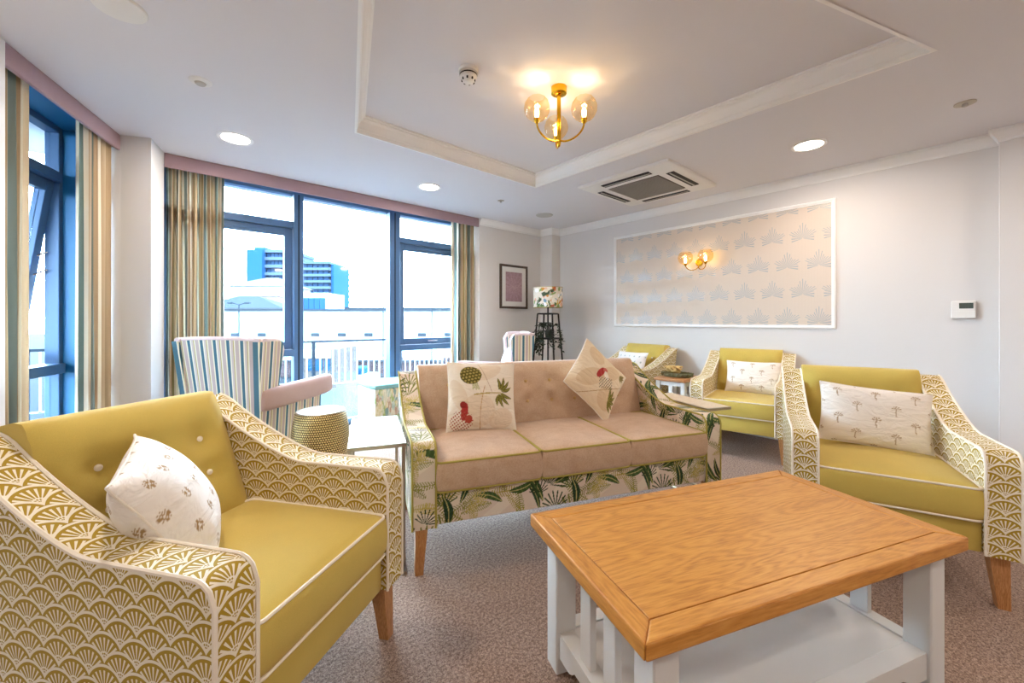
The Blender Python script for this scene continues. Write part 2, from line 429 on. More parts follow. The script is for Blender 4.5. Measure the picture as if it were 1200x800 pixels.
def jungle(U, V):          # sofa cushion: pineapple, palm frond, parrot and pale hills
    c = np.tile(L3('#eee3d2'), (len(U), 1))
    for x, y, rx, ry in ((-.03, -.09, .10, .10), (.11, -.14, .08, .06), (-.15, .0, .045, .10), (.03, .15, .09, .05)): c = blob(c, U, V, x, y, rx, ry, .4, L3('#ddc5a6'), None, .5)
    c = put(c, (np.abs(U + .02 - .9 * (V + .12) ** 2) < .0025) & (V < .06), L3('#c7a274')); c = put(c, (np.abs(U - .06 + .4 * V) < .002) & (V > .02), L3('#bfa68a'))
    for an in (-1.9, -1.5, -1.2): c = leaf(c, U, V, -.045, .085, an, .06, .010, L3('#b9b48a'), L3('#d8d2aa'))
    a, b = loc2(U, V, -.075, .125, .25); k = (a / .066) ** 2 + (b / .058) ** 2 < 1
    hx_ = np.hypot((a / .021 + np.where(np.floor(b / .019) % 2 == 0, .5, 0)) % 1 - .5, (b / .019) % 1 - .5)
    c = put(c, k, L3('#5f5726')); c = put(c, k & (hx_ < .33), L3('#a99a55'))
    c = put(c, (np.abs(V - .015 + .5 * (U - .09) ** 2) < .004) & (U > -.06) & (U < .11), L3('#b7a05a'))
    for an, Ln in ((-1.75, .075), (-1.3, .085), (-.85, .09), (-.4, .085), (.35, .08), (.8, .085), (1.25, .085), (1.7, .075)):
        c = leaf(c, U, V, .10 + .012 * math.cos(an), .02 + .012 * math.sin(an), an, Ln, .012, L3('#6a672a'), L3('#a89b4c'))
    c = blob(c, U, V, -.115, -.095, .020, .052, -.12, L3('#a52f2a')); c = blob(c, U, V, -.087, -.14, .022, .024, .3, L3('#b5453a')); c = blob(c, U, V, -.125, -.055, .018, .02, 0, L3('#8f2a26'))
    a, b = loc2(U, V, -.13, -.155, 0); c = put(c, (np.hypot(a, b) < .07) & (np.sin(a * 300) * np.sin(b * 280 + a * 90) > .3), L3('#a8543f'))
    return c
def jungle2(U, V):
    c = np.tile(L3('#e6d3b6'), (len(U), 1))
    for x, y, rx, ry in ((.05, .08, .10, .05), (-.08, -.06, .11, .06), (.10, -.10, .08, .08), (-.1, .12, .06, .07)): c = blob(c, U, V, x, y, rx, ry, .9, L3('#d4b58c'), None, .6)
    c = put(c, (np.abs(U - V - .12) < .003), L3('#b79468'))
    c = blob(c, U, V, -.03, .02, .052, .022, 1.3, L3('#a52f2a')); c = blob(c, U, V, -.005, .06, .02, .018, .3, L3('#c2675a')); c = blob(c, U, V, .02, .03, .018, .032, .8, L3('#efe4d4'))
    a, b = loc2(U, V, .04, -.02, .5); c = put(c, (np.abs(b) < .04) & (np.abs(a) < .06) & (np.sin(a * 300) * np.sin(b * 280) > .25), L3('#4f4334'))
    for an in (-1.2, -.7, -.2, .3, .8, 1.3): c = leaf(c, U, V, .115, -.10, an + .6, .09, .012, L3('#6a672a'), L3('#a89b4c'))
    for an in (.0, .5, 1.0, 1.5): c = leaf(c, U, V, .13, .14, an - .9, .06, .012, L3('#7d6c3c'), L3('#a89b4c'))
    return c
def pillow(name, w, h, t, fn, label, cat='cushion', n=44, group=None):
    def thick(a, b): return (max(0, 1 - abs(a) ** 2.6) * max(0, 1 - abs(b) ** 2.6)) ** 0.62
    def warp(i): a = -1 + 2 * i / n; return math.sin(a * math.pi / 2) * .35 + a * .65
    def arcs(size):
        L = [0.0]
        for i in range(n): L.append(L[-1] + math.hypot((warp(i + 1) - warp(i)) * size / 2, (thick(warp(i + 1), 0) - thick(warp(i), 0)) * t / 2 * .8))
        return [l - L[-1] / 2 for l in L]
    AU, AV = arcs(w), arcs(h)
    P = {}
    for sgn in (-1, 1):
        G = []; UV = []
        for i in range(n + 1):
            row = []; ur = []
            for j in range(n + 1):
                a = -1 + 2 * i / n; b = -1 + 2 * j / n
                a = math.sin(a * math.pi / 2) * .35 + a * .65; b = math.sin(b * math.pi / 2) * .35 + b * .65
                th = (max(0, 1 - abs(a) ** 2.6) * max(0, 1 - abs(b) ** 2.6)) ** 0.62
                px = a * w / 2 * (1 - 0.055 * (1 - b * b)); pz = b * h / 2 * (1 - 0.055 * (1 - a * a))
                wr = 0.004 * math.sin(a * 9 + b * 5) * (1 - th) * abs(a * b)
                row.append((px * (1 if sgn < 0 else 1), sgn * t / 2 * th + wr, pz)); ur.append((AU[i], AV[j]))
            G.append(row); UV.append(ur)
        P[sgn] = (G, UV)
    m = MB(); m.quadgrid(P[-1][0], P[-1][1]); m.quadgrid(P[1][0], P[1][1], flip=True)
    o = m.build(name, 'cushion_cloth', smooth=60, weld=2e-4); paint(o, fn)
    e = []
    for i in range(n + 1): e.append(P[-1][0][i][0])
    for j in range(1, n + 1): e.append(P[-1][0][n][j])
    for i in range(n - 1, -1, -1): e.append(P[-1][0][i][n])
    for j in range(n - 1, 0, -1): e.append(P[-1][0][0][j])
    MB().tube(e, 0.0035, 6, closed=True).build('seam', 'linen', o)
    return tag(o, label, cat, group)

# ------------------------------------------------------------------ the room shell
H = 2.5; H2 = 2.612
DL = Vector((0.344, 0.939)); NL = Vector((-0.939, 0.344)); P0 = Vector((-0.505, 3.102))      # slanting window wall: direction, outward normal, start
def left(s, k): p = P0 + DL * s + NL * k; return (p.x, p.y)
def struct(o): o['kind'] = 'structure'; return o
struct(MB().prism([(-3.45, -3.8), (4.8, -3.8), (4.8, 4.78), (0.1, 4.78), left(1.2, .5), left(-7.4, .5)], -0.12, 0.0).build('floor', 'carpet', smooth=0))
# ceiling with the raised tray
TA, TB, TC = (1.117, 2.935), (2.936, 2.935), (2.936, 0.118); TD = (0.422, 1.037)
outer = [(-4.2, 5.0), (4.8, 5.0), (4.8, -3.8), (-4.2, -3.8)]; hole = [TA, TB, TC, TD]
m = MB()
for i in range(4):
    j = (i + 1) % 4
    m.poly([(*outer[i], H), (*outer[j], H), (*hole[j], H), (*hole[i], H)])
    m.poly([(*hole[i], H), (*hole[j], H), (*hole[j], H2), (*hole[i], H2)])
m.poly([(*p, H2) for p in hole])
ceil = struct(m.build('ceiling', 'ceiling_paint', smooth=0))
m = MB(); m.poly([(*p, H2 + .1) for p in outer]); m.build('roof_slab', 'ceiling_paint', ceil, smooth=0)
sweep(hole, [(0, H), (-.004, H - .004), (.012, H - .004), (.014, H + .022), (.020, H + .026), (.026, H + .050), (.042, H + .076), (.056, H + .086), (.058, H + .098), (.068, H + .100), (.068, H2)], -1, True).build('cornice', 'white_gloss', ceil, smooth=20)
# walls
struct(MB().prism([(4.585, -.13), (4.585, 4.07), (4.409, 4.07), (4.409, 4.3), (4.409, 4.75), (4.8, 4.75), (4.8, -3.6), (4.49, -3.6), (4.49, -.13)], 0, H).build('wall_right', 'wall_paint', smooth=0))
struct(MB().prism([(3.261, 4.3), (4.409, 4.3), (4.409, 4.75), (3.261, 4.75)], 0, H).build('wall_back', 'wall_paint', smooth=0))
struct(MB().prism([left(0, 0), left(0, .45), left(-7.6, .45), left(-7.6, 0)], 0, H).build('wall_left', 'wall_paint', smooth=0))
struct(MB().prism([(-3.7, -3.8), (4.8, -3.8), (4.8, -3.6), (-3.7, -3.6)], 0, H).build('wall_rear', 'wall_paint', smooth=0))
struct(MB().prism([left(1.075, 0), (0.03, 4.035), (0.109, 4.30), (0.109, 4.75), left(1.30, .395), left(1.075, .395)], 0, H).build('wall_pillar', 'wall_paint', smooth=0))
wp = [(3.262, 4.3), (4.409, 4.3), (4.409, 4.07), (4.585, 4.07), (4.585, -.13), (4.49, -.13), (4.49, -3.6)]
struct(sweep(wp, [(0, H - .088), (.006, H - .086), (.008, H - .072), (.018, H - .055), (.034, H - .034), (.042, H - .022), (.044, H - .012), (.052, H - .010), (.052, H)], -1).build('trim_1', 'white_gloss', smooth=20))
bp = wp
struct(sweep(bp, [(0, .12), (.008, .12), (.014, .108), (.014, .085), (.018, .08), (.018, 0.0)], -1).build('baseboard_right', 'white_gloss', smooth=20))
struct(sweep([left(-7.6, 0), left(0, 0)], [(0, .12), (.014, .108), (.018, .08), (.018, 0)], -1).build('baseboard_left', 'white_gloss', smooth=20))
# pelmets (fabric covered boards flush with the walls)
def pelmet(a, b, label):
    d = Vector((b[0] - a[0], b[1] - a[1])); L = d.length; an = math.atan2(d.y, d.x)
    o = empty('pelmet', (a[0], a[1], 0), an)
    boxo('board', 0.002, L - .002, 0.0, .022, H - .112, H - .001, 'pelmet_fabric', o, .003)
    boxo('top_batten', 0.01, L - .01, .022, .035, H - .03, H - .001, 'white_plastic', o, .002)
    boxo('curtain_rail', 0.01, L - .01, .055, .08, H - .05, H - .02, 'white_plastic', o, .002)
    return tag(o, label, 'pelmet')
pelmet((0.109, 4.30), (3.261, 4.30), 'long dusty pink fabric pelmet over the wide three-bay window')
pelmet(left(0, 0), left(1.075, 0), 'short dusty pink fabric pelmet over the narrow window with the tilted sash')

# ------------------------------------------------------------------ windows
def window(name, loc, rz, W, mull, bays, open_bay=None, seed=0):
    """local x along, y outward; mull = [(x0,x1)], bays = kinds"""
    o = empty(name, (loc[0], loc[1], 0), rz); o['kind'] = 'structure'
    fd = .075
    boxo('head_rail', 0, W, 0, fd, H - .06, H, 'frame_blue', o); boxo('sill_rail', 0, W, 0, fd, 0, .07, 'frame_blue', o)
    boxo('jamb', 0, .05, 0, fd, .07, H - .06, 'frame_blue', o); boxo('jamb', W - .05, W, 0, fd, .07, H - .06, 'frame_blue', o)
    xs = [.05] + [q for a in mull for q in a] + [W - .05]
    for a, b in mull:
        boxo('mullion', a, b, -.035, fd, .07, H - .06, 'frame_blue', o)
        boxo('mullion_groove', (a + b) / 2 - .008, (a + b) / 2 + .008, -.037, -.03, .07, H - .06, 'frame_rubber', o, .001)
    for i, kind in enumerate(bays):
        x0, x1 = xs[2 * i], xs[2 * i + 1]
        def pane(a, b, z0, z1, par, y=.04): return boxo('pane', a, b, y, y + .012, z0, z1, 'pane_glass', par, 0)
        if kind == 'fixed': pane(x0, x1, .07, H - .06, o); continue
        boxo('transom', x0, x1, -.02, fd, 2.10, 2.165, 'frame_blue', o); boxo('transom', x0, x1, -.035, fd, .795, .862, 'frame_blue', o)
        pane(x0, x1, 2.165, H - .06, o); pane(x0, x1, .07, .795, o)
        s = empty('sash', (x0, .02, 2.10), 0, o); w = x1 - x0; hh = 2.10 - .862
        sf = .075
        def part(nm, a, b, c, d, y0=0, y1=.06, mt='frame_blue'): return boxo(nm, a, b, y0, y1, c - 2.10, d - 2.10, mt, s, .003)
        part('stile', 0.003, sf, .865, 2.097); part('stile', w - sf, w - .003, .865, 2.097)
        part('rail', sf, w - sf, 2.097 - sf, 2.097); part('rail', sf, w - sf, .865, .865 + sf)
        part('pane', sf, w - sf, .865 + sf, 2.097 - sf, .025, .037, 'pane_glass')
        part('handle', w / 2 - .07, w / 2 + .07, .895, .912, -.03, -.012, 'chrome'); part('vent', w * .25, w * .75, 2.045, 2.065, -.012, 0.002, 'frame_blue')
        if kind == 'open':
            s.rotation_euler = (R(8), 0, 0)
            for zz, ln in ((1.62, .10), (1.50, .11)):
                MB().tube([(x1 - .02, .05, zz), (x1 - .05, .05 + ln, zz - .07)], .006, 6).build('stay_arm', 'chrome', o)
    return o
window('window_1', (0.109, 4.61), 0, 3.152, [(1.013, 1.103), (2.042, 2.174)], ['sash', 'fixed', 'sash'])
w2 = window('window_2', left(0.0, .31), math.atan2(DL.y, DL.x), 1.075, [], ['open'])
# blue lining boards of the slanting window's reveal
ra = math.atan2(DL.y, DL.x)
for nm, a in (('reveal_board', (1.062, 1.074, -.20, 0.0, 0.0, H - .02)), ('reveal_board', (0.001, .013, -.20, 0.0, 0.0, H - .02)), ('reveal_head', (.013, 1.062, -.20, 0.0, H - .02, H - .002))):
    boxo(nm, *a, 'reveal_blue', w2, .001)

# ------------------------------------------------------------------ curtains
def curtain(label, pos, rz, width, folds, gather, z0=.015, z1=H - .055, depth=.045, seed=0, phase=0.0, tieback=0.0):
    rr = random.Random(seed); n = folds * 10; cols = []
    ph = [rr.uniform(-.5, .5) for _ in range(folds + 2)]
    arc = 0.0; pts0 = None; nz = 14; UV = []
    amp = [rr.uniform(.75, 1.15) for _ in range(folds + 2)]
    us = [0.0]
    def base(i, t):
        s = i / n * folds; k = int(s)
        am = amp[k] * (1 - (s - k)) + amp[k + 1] * (s - k); p_ = ph[k] * (1 - (s - k)) + ph[k + 1] * (s - k)
        x = i / n * width + .012 * math.sin(s * 6.283 + p_) * t
        y = depth * am * (0.72 + .28 * t) * math.sin(s * 6.283 + p_ * .6 + .25 * math.sin(t * 3 + k)) + .25 * depth * math.sin(s * 15.1 + 2 * p_) * (1 - .4 * t)
        return x, y
    for i in range(n):
        a = base(i, .5); b = base(i + 1, .5); us.append(us[-1] + math.hypot(b[0] - a[0], b[1] - a[1]))
    P = []
    for i in range(n + 1):
        col = []; uc = []
        for j in range(nz + 1):
            t = j / nz; x, y = base(i, t)
            col.append((x + .004 * math.sin(t * 5 + i * .2), y, z1 + (z0 - z1) * t)); uc.append((us[i] * gather + phase, t * 2.4))
        P.append(col); UV.append(uc)
    o = MB().quadgrid(P, UV).build('curtain', 'curtain_stripe', None, (pos[0], pos[1], 0), (0, 0, rz), 60)
    return tag(o, label, 'curtain')
curtain('striped curtain gathered beside the white pillar at the wide window', (0.125, 4.43), 0, .40, 8, .42, seed=3, depth=.075)
curtain('striped curtain hanging beside the picture wall', (2.94, 4.43), 0, .30, 6, .42, seed=5, phase=.14, depth=.068)
p = left(.03, .072); curtain('narrow striped curtain at the far left edge of the tilted-sash window', p, ra, .23, 5, .6, seed=8, phase=.12, depth=.03)
p = left(.71, .06); curtain('teal and cream striped curtain against the pillar at the tilted-sash window', p, ra, .345, 5, .62, seed=11, phase=.165, depth=.03)

# ------------------------------------------------------------------ ceiling fittings
def disc(m, r, z0, z1, n=28, c=(0, 0)): return m.lathe([(0, z0), (r, z0), (r, z1), (0, z1)], n, (c[0], c[1], 0))
def downlight(x, y, label):
    o = empty('downlight', (x, y, H))
    MB().lathe([(.088, -.004), (.112, -.007), (.116, -.003), (.116, 0.0), (.088, 0.0)], 36).build('trim_ring', 'white_gloss', o)
    MB().lathe([(0, -.005), (.09, -.005)], 36).build('diffuser', 'downlight_glow', o)
    l = bpy.data.lights.new('downlight_lamp', 'AREA'); l.shape = 'DISK'; l.size = .17; l.energy = LAMP_W; l.color = WARM
    lo = bpy.data.objects.new('downlight_lamp', l); COL.objects.link(lo); lo.parent = o; lo.location = (0, 0, -.012)
    return tag(o, label, 'downlight', 'recessed ceiling downlights')
for x, y, lb in ((.495, 3.62, 'round lit downlight above the pillar and the striped wing chair'), (2.128, 3.634, 'round lit downlight above the middle of the wide window'), (3.795, .832, 'round lit downlight between the air conditioner and the wall cornice'),
                 (.02, 2.12, 'round lit downlight near the slanting window wall'), (3.8, -1.4, 'added unseen downlight over the near end of the long wall'), (1.4, -1.2, 'added unseen downlight behind the viewer in the middle'), (-.8, -.6, 'added unseen downlight behind the viewer beside the slanting wall'),
                 (2.6, -2.8, 'added unseen downlight near the rear wall')):  # last four are out of view, added to brighten the room
    downlight(x, y, lb)
def ceiling_disc(name, x, y, z, prof, mat, label, cat):
    o = MB().lathe(prof, 28).build(name, mat, None, (x, y, z)); return tag(o, label, cat)
ceiling_disc('ceiling_speaker', -.084, 2.438, H, [(0, -.012), (.075, -.012), (.09, -.010), (.094, -.004), (.094, 0)], 'white_plastic', 'flat round white ceiling speaker near the slanting window', 'speaker')
ceiling_disc('ceiling_speaker', 3.787, 3.623, H, [(0, -.006), (.09, -.008), (.104, -.006), (.108, 0)], 'grey_plastic', 'flat round grey ceiling speaker near the corner of the room', 'speaker')
def sprinkler(x, y, r, label):
    o = empty('sprinkler_head', (x, y, H))
    MB().lathe([(0, -.005), (r * .5, -.007), (r, -.004), (r, 0)], 24).build('plate', 'nickel', o)
    MB().lathe([(0, -.022), (r * .28, -.020), (r * .28, -.006)], 14).build('cap', 'grey_plastic', o)
    return tag(o, label, 'sprinkler')
sprinkler(2.967, 3.511, .036, 'small metal sprinkler head in the ceiling before the wide window')
sprinkler(3.788, .028, .05, 'small metal sprinkler head in the ceiling near the thermostat')
o = empty('heat_detector', (.23, 2.889, H))
MB().lathe([(0, -.012), (.04, -.012), (.052, -.006), (.055, 0)], 24).build('base', 'white_plastic', o)
MB().lathe([(0, -.022), (.022, -.021), (.028, -.012)], 20).build('sensor', 'grey_plastic', o)
tag(o, 'small low white detector disc on the ceiling above the tilted-sash window', 'detector')
o = empty('smoke_detector', (1.40, 1.949, H2))
MB().lathe([(.054, -.022), (.058, -.018), (.058, 0)], 28).build('base', 'white_plastic', o)
MB().lathe([(.046, -.05), (.050, -.046), (.050, -.022)], 28).build('collar', 'white_plastic', o)
MB().lathe([(0, -.078), (.018, -.078), (.032, -.070), (.044, -.052), (.046, -.05)], 28).build('dome', 'white_plastic', o)
for k in range(8):
    a = k * math.pi / 4; rbox('vent_slot', (.010, .006, .014), 'dark_slot', o, (.038 * math.cos(a), .038 * math.sin(a), -.062), (0, 0, a + math.pi / 2), .001, 1)
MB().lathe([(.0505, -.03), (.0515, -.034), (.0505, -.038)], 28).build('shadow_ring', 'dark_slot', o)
tag(o, 'white domed smoke detector on the raised tray ceiling', 'smoke detector')
# air-conditioning cassette
o = empty('air_conditioner', (3.70, 2.145, H))
m = MB(); S2, s2, I2 = .475, .30, .27
m = sweep([(-S2, -S2), (S2, -S2), (S2, S2), (-S2, S2)], [(0, 0), (0, -.022), (.012, -.030), (.06, -.034), (.20, -.040), (.205, -.03)], 1, True); m.build('fascia', 'white_plastic', o, smooth=25)
g = boxo('intake_grille', -.265, .265, -.265, .265, -.038, -.028, 'grille_grey', o, .002)
for k in range(24):
    t = -.252 + k * .504 / 23
    boxo('grille_bar', -.26, .26, t - .003, t + .003, -.045, -.038, 'grille_bar', g, 0).location.z += .033
    g2 = boxo('grille_bar', t - .003, t + .003, -.26, .26, -.045, -.038, 'grille_bar', g, 0); g2.location.z += .033
for k in range(4):
    a = k * math.pi / 2; e = empty('outlet', (0, 0, 0), a, o)
    boxo('slot', -.25, .25, -.405, -.335, -.0405, -.033, 'dark_slot', e, 0)
    l = boxo('louvre', -.245, .245, -.374, -.362, -.047, -.0405, 'grey_plastic', e, .002)
tag(o, 'square white ceiling cassette air conditioner with grey grille', 'air conditioner')

# three-arm chandelier and twin wall light
def globe_prof(r): return [(r * .30, -r * .93)] + [(r * math.sin(t), -r * math.cos(t)) for t in [0.35 + k * (2.55 - .35) / 16 for k in range(17)]]
def gobo_light(name, parent, loc, energy, seed):
    l = bpy.data.lights.new(name, 'POINT'); l.energy = energy; l.color = (1.0, .80, .56); l.shadow_soft_size = .018
    l.use_nodes = True; nt = l.node_tree; em = nt.nodes['Emission']
    tc = nt.nodes.new('ShaderNodeTexCoord'); mp = nt.nodes.new('ShaderNodeMapping'); mp.inputs['Location'].default_value = (seed * 3.1, seed, 0)
    mp.inputs['Scale'].default_value = (1, 1, .55)
    no = nt.nodes.new('ShaderNodeTexNoise'); no.inputs['Scale'].default_value = 7.0; no.inputs['Detail'].default_value = 1.5; no.inputs['Distortion'].default_value = 1.2
    rp = nt.nodes.new('ShaderNodeMapRange'); rp.inputs[1].default_value = .36; rp.inputs[2].default_value = .68; rp.inputs[3].default_value = .15; rp.inputs[4].default_value = 2.6
    nt.links.new(tc.outputs['Normal'], mp.inputs[0]); nt.links.new(mp.outputs[0], no.inputs[0]); nt.links.new(no.outputs[0], rp.inputs[0]); nt.links.new(rp.outputs[0], em.inputs['Strength'])
    lo = bpy.data.objects.new(name, l); COL.objects.link(lo); lo.parent = parent; lo.location = loc; return lo
def lamp_head(parent, loc, r, seed, energy):
    x, y, z = loc
    MB().lathe([(0, -.018), (.010, -.018), (.016, -.006), (.020, .004), (.020, .010), (0, .010)], 16, (x, y, z)).build('lamp_holder', 'brass', parent)
    b = MB().lathe([(0, .075), (.009, .072), (.014, .055), (.014, .035), (.009, .012), (0, .01)][::-1], 14, (x, y, z)).build('bulb', 'bulb', parent)
    g = MB().lathe(globe_prof(r), 28, (x, y, z + r * .93)).build('glass_shade', 'amber_glass', parent)
    for i, v in enumerate(g.data.vertices):
        c = Vector((x, y, z + r * .93)); d = v.co - c
        if d.length > 1e-4: v.co = c + d * (1 + .03 * math.sin(9 * math.atan2(d.y, d.x) + seed) * math.sin(11 * math.acos(max(-1, min(1, d.z / d.length)))))
    gobo_light('bulb_light', parent, (x, y, z + .05), energy, seed)
o = empty('chandelier', (1.93, 1.721, H2))
MB().lathe([(0, -.045), (.040, -.045), (.048, -.040), (.050, 0), (0, 0)], 28).build('ceiling_rose', 'brass', o)
MB().lathe([(0, -.375), (.008, -.368), (.013, -.35), (.013, -.05), (.0, -.05)], 16).build('stem', 'brass', o)
for k, a in enumerate((R(48), R(168), R(-72))):
    c, s = math.cos(a), math.sin(a); pts = []
    for q in range(15):
        t = math.pi * (q / 14); rr = .0825 - .0825 * math.cos(t); pts.append((c * rr, s * rr, -.315 - .055 * math.sin(t) + .055 * q / 14))
    MB().tube(pts, .006, 8).build('arm', 'brass', o)
    lamp_head(o, (c * .165, s * .165, -.245), .078, k + 1, 3.2)
tag(o, 'three-arm brass chandelier with amber glass globes on the tray ceiling', 'chandelier')
o = empty('wall_light', (4.585, 2.01, 1.80))
me = MB().lathe([(0, .022), (.036, .020), (.042, .012), (.042, 0)], 24).build('back_plate', 'brass', o, (0, 0, 0), (0, R(-90), 0))
for k, sgn in enumerate((1, -1)):
    pts = []
    for q in range(13):
        t = math.pi * q / 12; pts.append((-.02 - .09 * (q / 12) ** .8, sgn * (.055 - .055 * math.cos(t)), -.04 - .05 * math.sin(t) + .01 * q / 12))
    MB().tube(pts, .005, 8).build('arm', 'brass', o)
    lamp_head(o, (-.11, sgn * .11, -.03 + .012), .078, k + 5, .9)
tag(o, 'twin brass wall light with amber glass globes on the wallpaper panel', 'wall light')

# ------------------------------------------------------------------ right wall: wallpaper panel, thermostat; back wall: picture
m = Mat('thistle_paper', '#d9cbbd', 0.6, spec=0.3)
u, v, _ = m.xyz('UV')
cw, chh = .25, .262
row = (v / chh).floor(); a = u / cw + row.mod(2.0) * .5
dx = (a.frac() - .5) * cw; dy = (v / chh).frac() * chh - .055
r = (dx * dx + dy * dy * .9).sqrt(); th = dx.atan2(dy)
wob = m.noise(14, 'UV', 1.0)
up = (th * 34.0).cos().gt(.25 + 4.0 * r) * r.lt(.118 + (th * 6.0).cos() * .022 - th.abs() * .020) * th.abs().lt(1.2) * r.gt(.006)
side = (th * 21.0).cos().gt(.0 + 4.0 * r) * r.lt(.09) * th.abs().gt(1.2) * th.abs().lt(1.95) * r.gt(.006)
leafm = up.mx(side)
lines = (u * 700.0).sin() * .5 + .5
base = m.mix(lines * .5, '#d6c6b6', '#dfd2c5')
m.color(m.mix(leafm * .9, base, '#a3adb3')); mm = leafm * .55; m.nt.links.new(mm.so, m.b.inputs['Metallic']); m.rough(0.62 - leafm * .22); M['thistle_paper'] = m.m
o = empty('wallpaper_panel', (4.585, 0.803, 1.082))
p_ = MB().box(-.004, 0, .03, 2.29, .03, 1.135).build('wallpaper', 'thistle_paper', o, smooth=0)
prof = [(0, 0), (0, .010), (.006, .016), (.018, .016), (.024, .010), (.034, .010), (.034, 0)]
W_, Hh = 2.318, 1.166
pl = [(0, 0), (W_, 0), (W_, Hh), (0, Hh)]
for i, nm in enumerate(('moulding_bottom', 'moulding_side', 'moulding_top', 'moulding_side')):
    a, b = pl[i], pl[(i + 1) % 4]; rows = []
    d = Vector((b[0] - a[0], b[1] - a[1])).normalized(); nn = Vector((-d.y, d.x))
    for off, hgt in prof: rows.append([(-hgt, a[0] + nn.x * off + d.x * off, a[1] + nn.y * off + d.y * off), (-hgt, b[0] + nn.x * off - d.x * off, b[1] + nn.y * off - d.y * off)])
    MB().quadgrid(rows).build(nm.split('_')[0], 'white_gloss', o, smooth=25)
tag(o, 'beige wallpaper panel with silver thistle motifs framed by white moulding', 'wall panel')
o = empty('thermostat', (4.585, .042, 1.237))
boxo('case', -.022, 0, -.063, .063, -.066, .066, 'white_plastic', o, .004)
boxo('display', -.0235, -.02, -.050, .022, .008, .050, 'lcd', o, .001); boxo('lower_flap', -.024, -.02, -.060, .060, -.062, -.012, 'white_plastic', o, .001)
tag(o, 'white wall thermostat with a small grey display', 'thermostat')
o = empty('framed_picture', (3.862, 4.3, 1.632))
wf, hf = .258, .305
for nm, a in (('frame_bar', (-wf, wf, -.03, 0, hf - .03, hf)), ('frame_bar', (-wf, wf, -.03, 0, -hf, -hf + .03)), ('frame_bar', (-wf, -wf + .03, -.03, 0, -hf + .03, hf - .03)), ('frame_bar', (wf - .03, wf, -.03, 0, -hf + .03, hf - .03))):
    boxo(nm, *a, 'picture_frame', o, .004)
boxo('mount', -wf + .03, wf - .03, -.014, -.004, -hf + .03, hf - .03, 'white_plastic', o, 0)
m = Mat('picture_print', '#a88890', .8); u, v, _ = m.xyz('Object')
rr = (u * u + v * 0 + _ * _).sqrt(); n1 = m.noise(40, 'Object', 4.0, dist=2.0)
m.color(m.ramp(n1 * .7 + ((_.atan2(u) * 16.0).cos() * .03 + .15) - rr * .5, [(.25, '#94747b'), (.5, '#b3949b'), (.72, '#d9c4c2')])); M['picture_print'] = m.m
boxo('print', -wf + .105, wf - .105, -.0155, -.012, -hf + .10, hf - .10, 'picture_print', o, 0)
tag(o, 'dusky pink flower print in a dark frame on the back wall', 'picture')

# ------------------------------------------------------------------ upholstered seats
def lean(y, z, y0, y1, k=.20):
    s = max(0.0, min(1.0, (y - y0) / (y1 - y0))); return y + k * max(0.0, z - .36) * s * s * (3 - 2 * s)
def arm_top(s, lo, hi, Ln):
    """height of the swooping arm at fraction s from front (0) to back (1)"""
    t = max(0.0, (s - .46) / .54)
    z = lo + (hi - lo) * (t ** 1.55) * (1 - .10 * max(0, (t - .9) / .1))
    d = s * Ln; r = .055
    if d < r: z -= r - math.sqrt(max(0, r * r - (r - d) ** 2))
    return z + .012 * math.sin(math.pi * min(1, s / .5)) * (1 if s < .5 else 0) * 0
def arm(root, side, half, th, y0, y1, zb, lo, hi, mat, pip, ny=36, nz=10, nw=4, painter=None, uvoff=(0, 0)):
    Ln = y1 - y0
    ss = [(1 - math.cos(math.pi * .5 * i / ny)) for i in range(ny + 1)]
    ss = [0.35 * a + 0.65 * (i / ny) for i, a in enumerate(ss)]
    xo, xi = side * half, side * (half - th)
    def pt(x, y, z): return (x, lean(y, z, -.05, y1), z)
    m = MB()
    for x, flip in ((xo, side < 0), (xi, side > 0)):
        P = []; UV = []
        for s in ss:
            y = y0 + s * Ln; zt = arm_top(s, lo, hi, Ln)
            P.append([pt(x, y, zb + (zt - zb) * k / nz) for k in range(nz + 1)]); UV.append([(y + uvoff[0] + (0.31 if x == xi else 0), zb + (zt - zb) * k / nz + uvoff[1]) for k in range(nz + 1)])
        m.quadgrid(P, UV, flip)
    # rim: up the front, over the top, down the back
    rim = [(y0, zb + (arm_top(0, lo, hi, Ln) - zb) * k / nz) for k in range(nz)] + [(y0 + s * Ln, arm_top(s, lo, hi, Ln)) for s in ss] + [(y1, hi * .99 + (zb - hi * .99) * k / 6) for k in range(1, 7)]
    arc = [0.0]
    for a, b in zip(rim, rim[1:]): arc.append(arc[-1] + math.hypot(b[0] - a[0], b[1] - a[1]))
    P = []; UV = []
    for (y, z), L_ in zip(rim, arc):
        P.append([pt(xo + (xi - xo) * k / nw, y, z) for k in range(nw + 1)]); UV.append([(k / nw * th + uvoff[0], L_ + zb + uvoff[1]) for k in range(nw + 1)])
    m.quadgrid(P, UV, side > 0)
    m.poly([pt(x, y, zb) for x, y in ((xo, y0), (xi, y0), (xi, y1), (xo, y1))])
    o = m.build('arm', mat, root, smooth=40)
    if painter: paint(o, painter)
    for x in (xo, xi):
        MB().tube([pt(x, y, z) for y, z in rim[:nz + ny + 1]], .0055, 6).build('piping', pip, o)
    return o
